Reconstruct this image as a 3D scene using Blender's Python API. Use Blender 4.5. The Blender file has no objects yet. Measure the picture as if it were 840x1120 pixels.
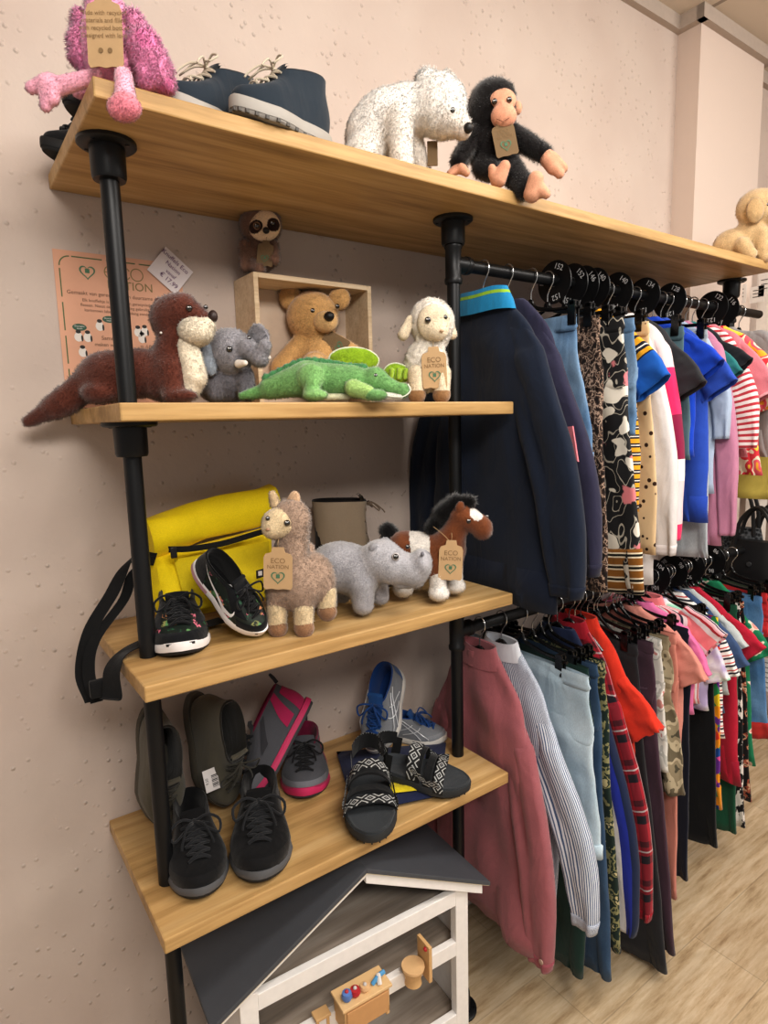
import bpy, bmesh, math, random
import numpy as np
from mathutils import Vector, Matrix
random.seed(7); RNG = np.random.default_rng(11)
PI = math.pi
scene = bpy.context.scene
COL = scene.collection
# ------------------------------------------------------------------ camera (840 x 1120 frame)
FPX, CAM = 684.563, np.array([-.2595, -1.3211, 1.5106])
YAW, PIT, ROL = .6178, -.1424, -.0255
_c, _s = math.cos(YAW), math.sin(YAW)
CF = np.array([_s*math.cos(PIT), _c*math.cos(PIT), math.sin(PIT)])
_r = np.array([_c, -_s, 0.]); _u = np.cross(_r, CF)
CR = math.cos(ROL)*_r + math.sin(ROL)*_u
CU = -math.sin(ROL)*_r + math.cos(ROL)*_u
RH = _r.copy(); FH = np.array([_s, _c, 0.]); UP = np.array([0., 0., 1.])
def ray(px, py): return CF + CR*(px-420)/FPX + CU*(560-py)/FPX
def W(px, py, ax, v):
    "point of the room seen at a place of the frame, on the plane where coordinate ax equals v"
    d = ray(px, py); return CAM + d*(v-CAM[ax])/d[ax]
cam = bpy.data.objects.new('camera', bpy.data.cameras.new('camera')); COL.objects.link(cam)
cam.data.sensor_fit = 'VERTICAL'; cam.data.sensor_height = 36; cam.data.lens = 36*FPX/1120; cam.data.clip_start = .02
m = Matrix.Identity(4)
for i in range(3):
    m[i][0] = CR[i]; m[i][1] = CU[i]; m[i][2] = -CF[i]; m[i][3] = CAM[i]
cam.matrix_world = m; scene.camera = cam
# ------------------------------------------------------------------ colours and materials
def lin(h):
    h = h.lstrip('#'); o = []
    for i in (0, 2, 4):
        v = int(h[i:i+2], 16)/255; o.append(v/12.92 if v <= .04045 else ((v+.055)/1.055)**2.4)
    return tuple(o) + (1.,)
class NT:
    def __init__(s, name):
        s.m = bpy.data.materials.new(name); s.m.use_nodes = True; s.t = s.m.node_tree; s.n = s.t.nodes; s.l = s.t.links
        s.b = s.n['Principled BSDF']; s.o = s.n['Material Output']
    def add(s, typ, **k):
        x = s.n.new(typ)
        for a, v in k.items():
            if a.startswith('i_'):
                x.inputs[int(a[2:])].default_value = v
            elif hasattr(x, a): setattr(x, a, v)
            else: x.inputs[a].default_value = v
        return x
    def ln(s, a, b): s.l.new(a, b)
    def math(s, op, a, b=None):
        x = s.n.new('ShaderNodeMath'); x.operation = op
        for i, v in enumerate((a, b)):
            if v is None: continue
            if isinstance(v, (int, float)): x.inputs[i].default_value = v
            else: s.ln(v, x.inputs[i])
        return x.outputs[0]
    def ramp(s, fac, stops, interp='LINEAR'):
        r = s.n.new('ShaderNodeValToRGB'); r.color_ramp.interpolation = interp; e = r.color_ramp.elements
        while len(e) < len(stops): e.new(.5)
        for k, (p, c) in enumerate(stops): e[k].position = p; e[k].color = lin(c) if isinstance(c, str) else c
        s.ln(fac, r.inputs[0]); return r.outputs[0]
    def mix(s, fac, a, b, mode='MIX'):
        x = s.n.new('ShaderNodeMix'); x.data_type = 'RGBA'; x.blend_type = mode
        for i, v in ((0, fac), (6, a), (7, b)):
            if isinstance(v, (int, float)): x.inputs[i].default_value = v
            elif isinstance(v, tuple): x.inputs[i].default_value = v
            else: s.ln(v, x.inputs[i])
        return x.outputs[2]
    def coord(s, kind='Object', scale=None):
        c = s.n.new('ShaderNodeTexCoord').outputs[kind]
        if scale:
            mp = s.n.new('ShaderNodeMapping'); mp.inputs['Scale'].default_value = scale; s.ln(c, mp.inputs[0]); c = mp.outputs[0]
        return c
    def noise(s, vec, scale, detail=3., rough=.5):
        x = s.add('ShaderNodeTexNoise'); x.inputs['Scale'].default_value = scale; x.inputs['Detail'].default_value = detail
        x.inputs['Roughness'].default_value = rough; s.ln(vec, x.inputs['Vector']); return x.outputs[0]
    def vor(s, vec, scale, feature='F1'):
        x = s.add('ShaderNodeTexVoronoi'); x.feature = feature; x.inputs['Scale'].default_value = scale; s.ln(vec, x.inputs['Vector']); return x
    def bump(s, h, st, dist=.002):
        x = s.add('ShaderNodeBump'); x.inputs['Strength'].default_value = st; x.inputs['Distance'].default_value = dist
        s.ln(h, x.inputs['Height'])
        if s.b.inputs['Normal'].is_linked: s.ln(s.b.inputs['Normal'].links[0].from_socket, x.inputs['Normal'])
        s.ln(x.outputs[0], s.b.inputs['Normal'])
    def crease(s, st=.55, dist=.010):
        n = s.add('ShaderNodeTexNoise'); n.inputs['Scale'].default_value = 13; n.inputs['Detail'].default_value = 2.5; n.inputs['Distortion'].default_value = 1.1
        s.ln(s.coord('Object', (1, 1.1, .55)), n.inputs['Vector']); s.bump(n.outputs[0], st, dist); return n.outputs[0]
    def out(s, color, rough=.7, metal=0, sheen=0, spec=.5, coat=0):
        if isinstance(color, str): s.b.inputs['Base Color'].default_value = lin(color)
        else: s.ln(color, s.b.inputs['Base Color'])
        s.b.inputs['Roughness'].default_value = rough; s.b.inputs['Metallic'].default_value = metal
        s.b.inputs['Sheen Weight'].default_value = sheen; s.b.inputs['Specular IOR Level'].default_value = spec
        s.b.inputs['Coat Weight'].default_value = coat
        return s.m
_mc = {}
def plain(c, rough=.6, metal=0, spec=.5, var=.06, coat=0):
    k = ('p', c, rough, metal, spec, coat)
    if k in _mc: return _mc[k]
    t = NT('paint_' + c.strip('#')); v = t.noise(t.coord(), 60, 3)
    col = t.mix(1., lin(c), t.ramp(v, [(0.3, (1-var,)*3+(1,)), (.7, (1, 1, 1, 1))]), 'MULTIPLY')
    _mc[k] = t.out(col, rough, metal, 0, spec, coat); return _mc[k]
def cloth(c, rough=.9, weave=900, sheen=.15, var=.14, bump=.35):
    k = ('c', c, rough, weave)
    if k in _mc: return _mc[k]
    t = NT('cloth_' + c.strip('#')); co = t.coord()
    n = t.noise(co, 14, 4); w = t.noise(co, weave, 1)
    col = t.mix(1., lin(c), t.ramp(n, [(0.25, (1-var,)*3+(1,)), (.75, (1, 1, 1, 1))]), 'MULTIPLY')
    col = t.mix(.35, col, t.ramp(w, [(.3, (.55,)*3+(1,)), (.7, (1.0,)*3+(1,))]), 'MULTIPLY')
    t.crease(); t.bump(w, bump, .0008); _mc[k] = t.out(col, rough, 0, sheen, .2); return _mc[k]
def denim(c, c2):
    t = NT('denim_' + c.strip('#')); co = t.coord(); n = t.noise(co, 9, 4); w = t.noise(t.coord('Object', (1, 1, .25)), 700, 1)
    col = t.ramp(n, [(.32, c), (.7, c2)]); col = t.mix(.4, col, t.ramp(w, [(.3, (.6,)*3+(1,)), (.7, (1, 1, 1, 1))]), 'MULTIPLY')
    t.crease(); t.bump(w, .4, .001); return t.out(col, .9, 0, .1, .2)
def stripes(stops, period, axis='v', rough=.9, interp='CONSTANT', name='stripe'):
    t = NT('cloth_' + name); uv = t.n.new('ShaderNodeUVMap'); sp = t.n.new('ShaderNodeSeparateXYZ'); t.ln(uv.outputs[0], sp.inputs[0])
    a = sp.outputs[0 if axis == 'u' else 1]
    f = t.math('FRACT', t.math('DIVIDE', a, period)); col = t.ramp(f, stops, interp)
    t.crease(); w = t.noise(t.coord(), 800, 1); t.bump(w, .3, .0006); return t.out(col, rough, 0, .1, .2)
def plaid(base, mid, dark, line, period=.06, name='plaid'):
    t = NT('cloth_' + name); uv = t.n.new('ShaderNodeUVMap'); sp = t.n.new('ShaderNodeSeparateXYZ'); t.ln(uv.outputs[0], sp.inputs[0])
    S = [(0, base), (.35, mid), (.5, base), (.6, line), (.64, base), (.72, dark), (.92, base)]
    a = t.ramp(t.math('FRACT', t.math('DIVIDE', sp.outputs[0], period)), S, 'CONSTANT'); b = t.ramp(t.math('FRACT', t.math('DIVIDE', sp.outputs[1], period)), S, 'CONSTANT')
    t.crease(); return t.out(t.mix(.5, a, b), .9, 0, .1, .2)
def blotch(stops, scale, name, src='noise', interp='CONSTANT', rough=.9, stretch=(1, 1, 1), detail=2):
    t = NT('cloth_' + name); co = t.coord('Object', stretch)
    if src == 'noise': f = t.noise(co, scale, detail)
    elif src == 'cell':
        v = t.vor(co, scale); sp = t.n.new('ShaderNodeSeparateColor'); t.ln(v.outputs['Color'], sp.inputs[0]); f = sp.outputs[0]
    else: f = t.vor(co, scale).outputs['Distance']
    t.crease(); w = t.noise(t.coord(), 700, 1); t.bump(w, .3, .0006)
    return t.out(t.ramp(f, stops, interp), rough, 0, .1, .2)
def wood(name, c1, c2, c3, scale=1., rough=.45, axis=0, rings=True):
    t = NT(name); st = [22., 22., 22.]; st[axis] = 1.6
    co = t.coord('Object', tuple(v*scale for v in st)); n = t.noise(co, 1.6, 6, .62); st2 = [90., 90., 90.]; st2[axis] = 4.
    f = t.noise(t.coord('Object', tuple(v*scale for v in st2)), 1.5, 3, .6)
    big = t.noise(t.coord('Object', (3., 6., 3.)), 1.2, 3)
    col = t.ramp(n, [(.3, c1), (.5, c2), (.72, c3)])
    col = t.mix(.35, col, t.ramp(f, [(.35, (.62, .55, .45, 1)), (.6, (1, 1, 1, 1))]), 'MULTIPLY')
    col = t.mix(.5, col, t.ramp(big, [(.3, (.78, .72, .66, 1)), (.65, (1, 1, 1, 1))]), 'MULTIPLY')
    t.bump(f, .25, .001); return t.out(col, rough, 0, 0, .35)
def vcol_mat(name, rough=1., sheen=.5, bump=.6, bscale=350, spec=.1, var=.2):
    t = NT(name); a = t.n.new('ShaderNodeVertexColor'); a.layer_name = 'col'; n = t.noise(t.coord(), bscale, 3); g = t.noise(t.coord(), 45, 3)
    c = t.mix(1., a.outputs[0], t.ramp(n, [(.3, (1-var*1.1,)*3+(1,)), (.7, (1.12, 1.12, 1.12, 1))]), 'MULTIPLY')
    c = t.mix(1., c, t.ramp(g, [(.3, (1-var*.7,)*3+(1,)), (.65, (1.08, 1.08, 1.08, 1))]), 'MULTIPLY')
    t.bump(n, bump, .002); return t.out(c, rough, 0, sheen, spec)
# ------------------------------------------------------------------ mesh building (world coordinates; roots carry the placement)
ROOT = {}
def vec(*a): return np.array(a, float)
def nrm(v): v = np.asarray(v, float); n = np.linalg.norm(v); return v/n if n > 1e-12 else v
def tag(o, label=None, cat=None, group=None, kind=None):
    for k, v in (('label', label), ('category', cat), ('group', group), ('kind', kind)):
        if v: o[k] = v
    return o
def thing(name, label, cat, loc=(0, 0, 0), rz=0., group=None):
    o = bpy.data.objects.new(name, None); COL.objects.link(o); o.empty_display_size = .02
    o.location = [float(v) for v in loc]; o.rotation_euler = (0, 0, rz)
    M_ = Matrix.Translation(Vector([float(v) for v in loc])) @ Matrix.Rotation(rz, 4, 'Z')
    ROOT[o.name] = np.array(M_.inverted()); tag(o, label, cat, group); return o
def link_mesh(name, me, mat, parent=None, loc=None):
    o = bpy.data.objects.new(name, me); COL.objects.link(o)
    if mat is not None:
        me.materials.clear(); me.materials.append(mat)
    if parent is not None: o.parent = parent; ROOT[o.name] = ROOT[parent.name]
    return o
class MB:
    def __init__(s): s.v = []; s.f = []; s.c = []; s.uv = []; s.n = 0; s.hasuv = False
    def raw(s, V, Fc, col=None, uv=None):
        V = np.asarray(V, float).reshape(-1, 3); k = s.n; s.v.append(V); s.n += len(V)
        s.f += [tuple(int(i)+k for i in f) for f in Fc]
        s.c.append(np.tile(col if col is not None else (1, 1, 1, 1), (len(V), 1)) if col is None or np.ndim(col) == 1 else np.asarray(col))
        if uv is not None: s.hasuv = True; s.uv.append(np.asarray(uv, float).reshape(-1, 2))
        else: s.uv.append(V[:, [1, 2]])
        return s
    def box(s, c, d, R=None, col=None):
        c = np.asarray(c, float); d = np.asarray(d, float)/2; R = np.eye(3) if R is None else np.asarray(R, float)
        V = np.array([[x, y, z] for x in (-1, 1) for y in (-1, 1) for z in (-1, 1)])*d
        return s.raw(c + V @ R, [(0, 1, 3, 2), (4, 6, 7, 5), (0, 4, 5, 1), (2, 3, 7, 6), (0, 2, 6, 4), (1, 5, 7, 3)], col)
    def hexa(s, P, col=None):   # bottom ring of 4 then top ring of 4
        return s.raw(P, [(3, 2, 1, 0), (4, 5, 6, 7), (0, 1, 5, 4), (1, 2, 6, 5), (2, 3, 7, 6), (3, 0, 4, 7)], col)
    def grid(s, P, closed=True, cap0=False, cap1=False, col=None, uv=None, flip=False):
        P = np.asarray(P, float); m_, n_ = P.shape[:2]; F_ = []
        for i in range(m_-1):
            for j in range(n_ if closed else n_-1):
                j2 = (j+1) % n_; q = (i*n_+j, i*n_+j2, (i+1)*n_+j2, (i+1)*n_+j); F_.append(q[::-1] if flip else q)
        if cap0: F_.append(tuple(range(n_))[::-1] if not flip else tuple(range(n_)))
        if cap1: F_.append(tuple((m_-1)*n_+j for j in range(n_)) if not flip else tuple((m_-1)*n_+j for j in range(n_))[::-1])
        return s.raw(P.reshape(-1, 3), F_, col, uv)
    def cyl(s, a, b, r1, r2=None, n=20, col=None, caps=True):
        return s.tube([a, b], [r1, r1 if r2 is None else r2], n, col, caps)
    def tube(s, pts, r, n=8, col=None, caps=True, closed=False):
        pts = np.asarray(pts, float); m_ = len(pts); r = np.full(m_, r) if np.isscalar(r) else np.asarray(r, float)
        T = np.array([nrm(pts[min(i+1, m_-1)]-pts[max(i-1, 0)]) for i in range(m_)])
        a = np.array([0, 0, 1.]) if abs(T[0][2]) < .9 else np.array([1., 0, 0]); u = nrm(np.cross(T[0], a)); G = []
        th = np.linspace(0, 2*PI, n, endpoint=False)
        for i in range(m_):
            u = nrm(u - T[i]*(u@T[i])); w = np.cross(T[i], u)
            G.append(pts[i] + r[i]*(np.cos(th)[:, None]*u + np.sin(th)[:, None]*w))
        return s.grid(G, True, caps, caps, col)
    def ball(s, c, r, R=None, n=14, m_=9, col=None):
        r = np.full(3, r) if np.isscalar(r) else np.asarray(r, float); R = np.eye(3) if R is None else np.asarray(R)
        ph = np.linspace(0.02, PI-.02, m_); th = np.linspace(0, 2*PI, n, endpoint=False)
        G = [[np.array([math.sin(p)*math.cos(t), math.sin(p)*math.sin(t), -math.cos(p)])*r @ R + c for t in th] for p in ph]
        return s.grid(G, True, True, True, col)
    def prism(s, poly, o, ex, ey, ez, h, col=None):
        n_ = len(poly); o, ex, ey, ez = (np.asarray(q, float) for q in (o, ex, ey, ez))
        A = [o+ex*x+ey*y for x, y in poly]; B = [p+ez*h for p in A]
        F_ = [tuple(range(n_))[::-1], tuple(range(n_, 2*n_))] + [(i, (i+1) % n_, n_+(i+1) % n_, n_+i) for i in range(n_)]
        return s.raw(A+B, F_, col)
    def lathe(s, c, prof, n=28, axis=(0, 0, 1), col=None):
        ax = nrm(axis); a = np.array([1., 0, 0]) if abs(ax[0]) < .9 else np.array([0, 1., 0]); u = nrm(np.cross(ax, a)); w = np.cross(ax, u)
        th = np.linspace(0, 2*PI, n, endpoint=False)
        G = [np.asarray(c) + ax*h + r*(np.cos(th)[:, None]*u + np.sin(th)[:, None]*w) for r, h in prof]
        return s.grid(G, True, True, True, col)
    def build(s, name, mat, parent=None, smooth=True, bevel=0, colors=False, fixn=True, angle=40):
        V = np.vstack(s.v)
        if parent is not None:
            Mi = ROOT[parent.name]; V = V @ Mi[:3, :3].T + Mi[:3, 3]
            loc = None
        else:
            loc = np.array([(V[:, 0].min()+V[:, 0].max())/2, (V[:, 1].min()+V[:, 1].max())/2, V[:, 2].min()]); V = V - loc
        me = bpy.data.meshes.new(name); me.from_pydata(V.tolist(), [], s.f); me.update()
        if colors:
            ca = me.color_attributes.new('col', 'FLOAT_COLOR', 'POINT'); ca.data.foreach_set('color', np.vstack(s.c).astype('f').ravel())
        if s.hasuv:
            uvl = me.uv_layers.new(name='UVMap'); UV = np.vstack(s.uv); li = np.zeros(len(me.loops), dtype='i'); me.loops.foreach_get('vertex_index', li)
            uvl.data.foreach_set('uv', UV[li].astype('f').ravel())
        if fixn:
            b = bmesh.new(); b.from_mesh(me); bmesh.ops.recalc_face_normals(b, faces=b.faces); b.to_mesh(me); b.free()
        if smooth:
            me.shade_smooth() if hasattr(me, 'shade_smooth') else None
            try: me.set_sharp_from_angle(angle=math.radians(angle))
            except Exception: pass
        o = link_mesh(name, me, mat, parent)
        if loc is not None:
            o.location = loc.tolist(); A = np.eye(4); A[:3, 3] = -loc; ROOT[o.name] = A
        if bevel:
            md = o.modifiers.new('bevel', 'BEVEL'); md.width = bevel; md.segments = 2; md.limit_method = 'ANGLE'; md.angle_limit = .7
        return o
def dup(root, loc, label=None, cat=None, group=None, rot=None):
    r = root.copy(); COL.objects.link(r); r.location = loc
    if rot is not None: r.rotation_euler = rot
    tag(r, label, cat, group)
    for ch in root.children:
        c = ch.copy(); COL.objects.link(c); c.parent = r
        for g in ch.children:
            d = g.copy(); COL.objects.link(d); d.parent = c
    return r
_tc = {}
def text_mb(mb, txt, o, ex, ey, size, align='CENTER', depth=.0004, col=None):
    "flat lettering laid into the builder: origin o, direction of reading ex, up ey"
    key = (txt, align)
    if key not in _tc:
        cu = bpy.data.curves.new('lettering', 'FONT'); cu.body = txt; cu.align_x = align; cu.size = 1; cu.fill_mode = 'FRONT'; cu.resolution_u = 3
        ob = bpy.data.objects.new('lettering', cu); COL.objects.link(ob); dg = bpy.context.evaluated_depsgraph_get()
        me = bpy.data.meshes.new_from_object(ob.evaluated_get(dg)); V = np.zeros(len(me.vertices)*3); me.vertices.foreach_get('co', V)
        _tc[key] = (V.reshape(-1, 3), [tuple(p.vertices) for p in me.polygons]); bpy.data.objects.remove(ob); bpy.data.curves.remove(cu); bpy.data.meshes.remove(me)
    V, Fc = _tc[key]; ex = np.asarray(ex, float); ey = np.asarray(ey, float); nz = nrm(np.cross(ex, ey))
    if len(V): mb.raw(np.asarray(o) + size*(V[:, :1]*ex + V[:, 1:2]*ey) + nz*depth, Fc, col)
    return mb
def spl(pts, n):
    "smooth resample of a polyline (Catmull-Rom)"
    P = np.asarray(pts, float); P = np.vstack([2*P[0]-P[1], P, 2*P[-1]-P[-2]]); m_ = len(P)-3; out = []
    for q in np.linspace(0, m_-1e-9, n):
        i = int(q); t = q-i; a, b, c, d = P[i:i+4]
        out.append(.5*((2*b)+(c-a)*t+(2*a-5*b+4*c-d)*t*t+(3*b-a-3*c+d)*t**3))
    return np.array(out)
# ------------------------------------------------------------------ soft bodies: blended rounded volumes meshed as one skin
class Fr:
    "a vertical working plane through a point, facing the room"
    def __init__(s, A): s.A = np.asarray(A, float); s.S = ((s.A-CAM)@CF)/FPX
    def pt(s, px, py, d=0.):
        r_ = ray(px, py); q = s.A + FH*d*s.S; return CAM + r_*((q-CAM)@FH)/(r_@FH)
def El(fr, px, py, d, rx, ry, rd, col, ang=0, k=None, yaw=0):
    a = math.radians(ang); ex = RH*math.cos(a)+UP*math.sin(a); ey = -RH*math.sin(a)+UP*math.cos(a); ed = FH
    if yaw: b = math.radians(yaw); ex, ed = ex*math.cos(b)+ed*math.sin(b), -ex*math.sin(b)+ed*math.cos(b)
    return ('e', fr.pt(px, py, d), np.array([rx, ry, rd])*fr.S, np.array([ex, ey, ed]), lin(col), k)
def Ca(fr, p1, r1, p2, r2, col, k=None):
    p1 = fr.pt(*p1) if len(p1) == 3 else fr.pt(*p1, 0); p2 = fr.pt(*p2) if len(p2) == 3 else fr.pt(*p2, 0)
    return ('c', p1, p2, r1*fr.S, r2*fr.S, lin(col), k)
def sdf(p, P):
    if p[0] == 'e':
        q = (P-p[1]) @ p[3].T; a = np.linalg.norm(q/p[2], axis=-1); b = np.linalg.norm(q/p[2]**2, axis=-1); return a*(a-1)/np.maximum(b, 1e-9)
    ba = p[2]-p[1]; pa = P-p[1]; h = np.clip((pa@ba)/(ba@ba), 0, 1); return np.linalg.norm(pa-h[..., None]*ba, axis=-1) - (p[3]+(p[4]-p[3])*h)
def field(pr, P, k):
    D = None
    for p in pr:
        d = sdf(p, P)
        if D is None: D = d
        else:
            kk = p[-1] or k; h = np.maximum(kk-np.abs(D-d), 0)/kk; D = np.minimum(D, d)-h*h*kk*.25
    return D
def snet(pr, h, k, wav=None):
    lo = np.min([(p[1]-np.max(p[2]) if p[0] == 'e' else np.minimum(p[1]-p[3], p[2]-p[4])) for p in pr], axis=0)-3*h
    hi = np.max([(p[1]+np.max(p[2]) if p[0] == 'e' else np.maximum(p[1]+p[3], p[2]+p[4])) for p in pr], axis=0)+3*h
    ax = [np.arange(lo[i], hi[i], h) for i in range(3)]; G = np.stack(np.meshgrid(*ax, indexing='ij'), -1); D = field(pr, G, k)
    if wav: a, f = wav; D = D + a*np.sin(G[..., 0]*f+1.3*np.sin(G[..., 2]*f*.7))*np.sin(G[..., 1]*f+.8)*np.sin(G[..., 2]*f*1.1+1.7*np.sin(G[..., 0]*f*.6))
    I = D < 0; nx, ny, nz = D.shape; acc = np.zeros((nx-1, ny-1, nz-1, 3)); cnt = np.zeros((nx-1, ny-1, nz-1))
    sl = lambda o: tuple(slice(o[i], D.shape[i]-1+o[i]) for i in range(3))
    for a in range(3):
        for b in ((0, 0), (0, 1), (1, 0), (1, 1)):
            o0 = [0, 0, 0]; oth = [i for i in range(3) if i != a]; o0[oth[0]] = b[0]; o0[oth[1]] = b[1]; o1 = list(o0); o1[a] = 1
            A, B = D[sl(o0)], D[sl(o1)]; ch = I[sl(o0)] != I[sl(o1)]; t = np.where(ch, A/np.where(ch, A-B, 1), 0)
            for i in range(3): acc[..., i] += ch*((o0[i]) + (t if i == a else 0))
            cnt += ch
    cell = cnt > 0; idx = -np.ones(cell.shape, int); idx[cell] = np.arange(cell.sum()); ijk = np.argwhere(cell)
    V = lo + (ijk + acc[cell]/cnt[cell][:, None])*h; Q = []
    for a in range(3):
        b, c = [(1, 2), (2, 0), (0, 1)][a]; s0 = [slice(None)]*3; s1 = [slice(None)]*3; s0[a] = slice(0, -1); s1[a] = slice(1, None)
        ch = np.argwhere(I[tuple(s0)] != I[tuple(s1)]); ch = ch[(ch[:, b] > 0) & (ch[:, c] > 0) & (ch[:, b] < D.shape[b]-1) & (ch[:, c] < D.shape[c]-1)]
        ins = I[ch[:, 0], ch[:, 1], ch[:, 2]]; e = np.zeros((1, 3), int); eb = e.copy(); eb[0, b] = 1; ec = e.copy(); ec[0, c] = 1
        q = np.stack([idx[tuple((ch-x).T)] for x in (eb+ec, ec, e, eb)], 1); q[~ins] = q[~ins][:, ::-1]; Q.append(q)
    return V, np.vstack(Q)
PLUSH = vcol_mat('plush_fabric'); SMOOTHF = vcol_mat('short_plush', .95, .2, .25, 500, .15, .12)
EYE = plain('#0a0807', .08, 0, .8, 0, 1.); EYEW = plain('#d9b98a', .3)
def skin(name, pr, parent, k=.012, h=None, paint=(), fuzz=6000, flen=.006, fw=.0011, mat=None, wav=None, droop=.5, rank=None):
    "one continuous furry surface over the blended volumes"
    if h is None:
        ext = max(np.ptp(np.array([p[1] for p in pr]+[p[2] for p in pr if p[0] == 'c']), axis=0).max(), .02)+.04; h = min(.0034, max(.0016, ext/64))
    V, Q = snet(pr, h, k, wav)
    D = np.array([sdf(p, V) for p in pr]); C_ = np.array([p[-2] for p in pr]); col = C_[np.argmin(D, axis=0)]
    for e in paint:
        d = sdf(e, V); col[d < 0] = e[-2]
    me = bpy.data.meshes.new('tmp'); me.from_pydata(V.tolist(), [], Q.tolist()); me.update()
    N = np.zeros(len(V)*3); me.vertices.foreach_get('normal', N); N = N.reshape(-1, 3); bpy.data.meshes.remove(me)
    F_ = Q.tolist(); Vs, Cs, Ns = [V], [col], [N]
    if fuzz:
        i = RNG.integers(0, len(V), fuzz); n = N[i]; rnd = RNG.normal(size=(fuzz, 3)); d = n*.75 + rnd*.38 + np.array([0, 0, -droop]); d -= n*np.minimum((d*n).sum(1), 0)[:, None]*1.2
        d /= np.linalg.norm(d, axis=1)[:, None]; side = np.cross(d, n+rnd*.2); side /= np.linalg.norm(side, axis=1)[:, None]+1e-9
        L = flen*(.6+.7*RNG.random(fuzz))[:, None]; r0 = V[i]-n*h*.3; s2 = np.cross(d, side); w_ = fw*.62
        T = np.stack([r0-side*w_-s2*w_*.5, r0+side*w_-s2*w_*.5, r0+s2*w_, r0+d*L], 1).reshape(-1, 3)
        cc = col[i]*(np.array([.9, .9, .9, 1])+(RNG.random(fuzz)*.25)[:, None]*np.array([1, 1, 1, 0])); k0 = len(V)
        Vs.append(T); Cs.append(np.repeat(np.clip(cc, 0, 1), 4, 0)); Ns.append(np.repeat(n, 4, 0))
        for j in range(fuzz): q = k0+4*j; F_ += [(q, q+1, q+3), (q+1, q+2, q+3), (q+2, q, q+3)]
    V, col, N = np.vstack(Vs), np.vstack(Cs), np.vstack(Ns); Mi = ROOT[parent.name]; V = V@Mi[:3, :3].T+Mi[:3, 3]; N = N@Mi[:3, :3].T
    me = bpy.data.meshes.new(name); me.from_pydata(V.tolist(), [], F_); me.update(); me.shade_smooth()
    ca = me.color_attributes.new('col', 'FLOAT_COLOR', 'POINT'); ca.data.foreach_set('color', col.astype('f').ravel())
    me.normals_split_custom_set_from_vertices(N.tolist())
    return link_mesh(name, me, mat or PLUSH, parent)
def toy(name, label, cat, A, group='plush toys on the shelves'):
    t = thing(name, label, cat, A, -YAW, group); return t, Fr(A)
def eye(t, fr, px, py, d, r, ring=None):
    if ring:
        e = MB().ball(fr.pt(px, py, d+.35*r), r*1.3*fr.S).build('eye', plain(ring, .3), t); MB().ball(fr.pt(px, py, d-.25*r), r*.95*fr.S).build('pupil', EYE, e)
    else: e = MB().ball(fr.pt(px, py, d), r*fr.S).build('eye', EYE, t)
    g = MB().ball(fr.pt(px-r*.35, py-r*.35, d-r*1.0), r*.22*fr.S, n=8, m_=5).build('eye_highlight', plain('#f4f4f4', .3), t)
def nose(t, fr, px, py, d, rx, ry, c='#171312', name='nose'):
    MB().ball(fr.pt(px, py, d), np.array([rx, ry, rx])*fr.S, np.array([RH, UP, FH])).build(name, plain(c, .5), t)
KR = plain('#c2a27a', .85); KR2 = plain('#7d6648', .85); GRN = plain('#4f7a5c', .7); BRN = plain('#8a6f4c', .8)
def swing_tag(t, fr, px, py, d, w, h, ang=0, dark=False, back=False, yaw=0):
    "kraft card tag with a shaped top hung round the neck"
    a = math.radians(ang); b = math.radians(yaw); ex = (RH*math.cos(b)+FH*math.sin(b)); nz = np.cross(ex, UP); ex, ey = ex*math.cos(a)+UP*math.sin(a), -ex*math.sin(a)+UP*math.cos(a)
    o = fr.pt(px, py, d); w *= fr.S; h *= fr.S
    poly = [(-.5, -.44), (-.44, -.5), (-.2, -.48), (0, -.5), (.2, -.48), (.44, -.5), (.5, -.44), (.5, .26), (.44, .34), (.24, .38), (.2, .5), (-.2, .5), (-.24, .38), (-.44, .34), (-.5, .26)]
    P = [(x*w, y*h) for x, y in poly]
    g = MB().prism(P, o, ex, ey, -nz, .0016).build('swing_tag', KR2 if dark else KR, t, smooth=False)
    f = o + nz*.0004
    if back:
        m_ = MB()
        for j, s_ in enumerate(('Made with recycled', 'materials and filled', 'with recycled bottles', 'Designed with love')):
            text_mb(m_, s_, f+ey*h*(.2-.1*j), ex, ey, h*.085)
        m_.build('lettering', BRN, g, smooth=False)
        m_ = MB()
        for q in (-.12, .14): m_.prism([(math.cos(x)*w*.07, math.sin(x)*w*.07) for x in np.linspace(0, 2*PI, 12, endpoint=False)], f+ex*q*w-ey*h*.27, ex, ey, nz, .0004)
        m_.build('emblem', BRN, g, smooth=False)
    else:
        m_ = MB(); text_mb(m_, 'ECO', f+ey*h*.13, ex, ey, h*.17); text_mb(m_, 'NATION', f+ey*h*.0, ex, ey, h*.13); m_.build('lettering', BRN, g, smooth=False)
        heart(f-ey*h*.2, ex, ey, w*.52, g)
    s = MB(); tp = o+ey*h*.47
    s.tube(spl([tp-nz*.004, tp+ey*h*.12+nz*.002, tp+ey*h*.2-nz*.006], 6), .0006, 5); s.build('string', plain('#b49a72', .9), g)
    return g
def heart_poly(n=26):
    return [(16*math.sin(q)**3/34, (13*math.cos(q)-5*math.cos(2*q)-2*math.cos(3*q)-math.cos(4*q))/34) for q in np.linspace(0, 2*PI, n, endpoint=False)]
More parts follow.
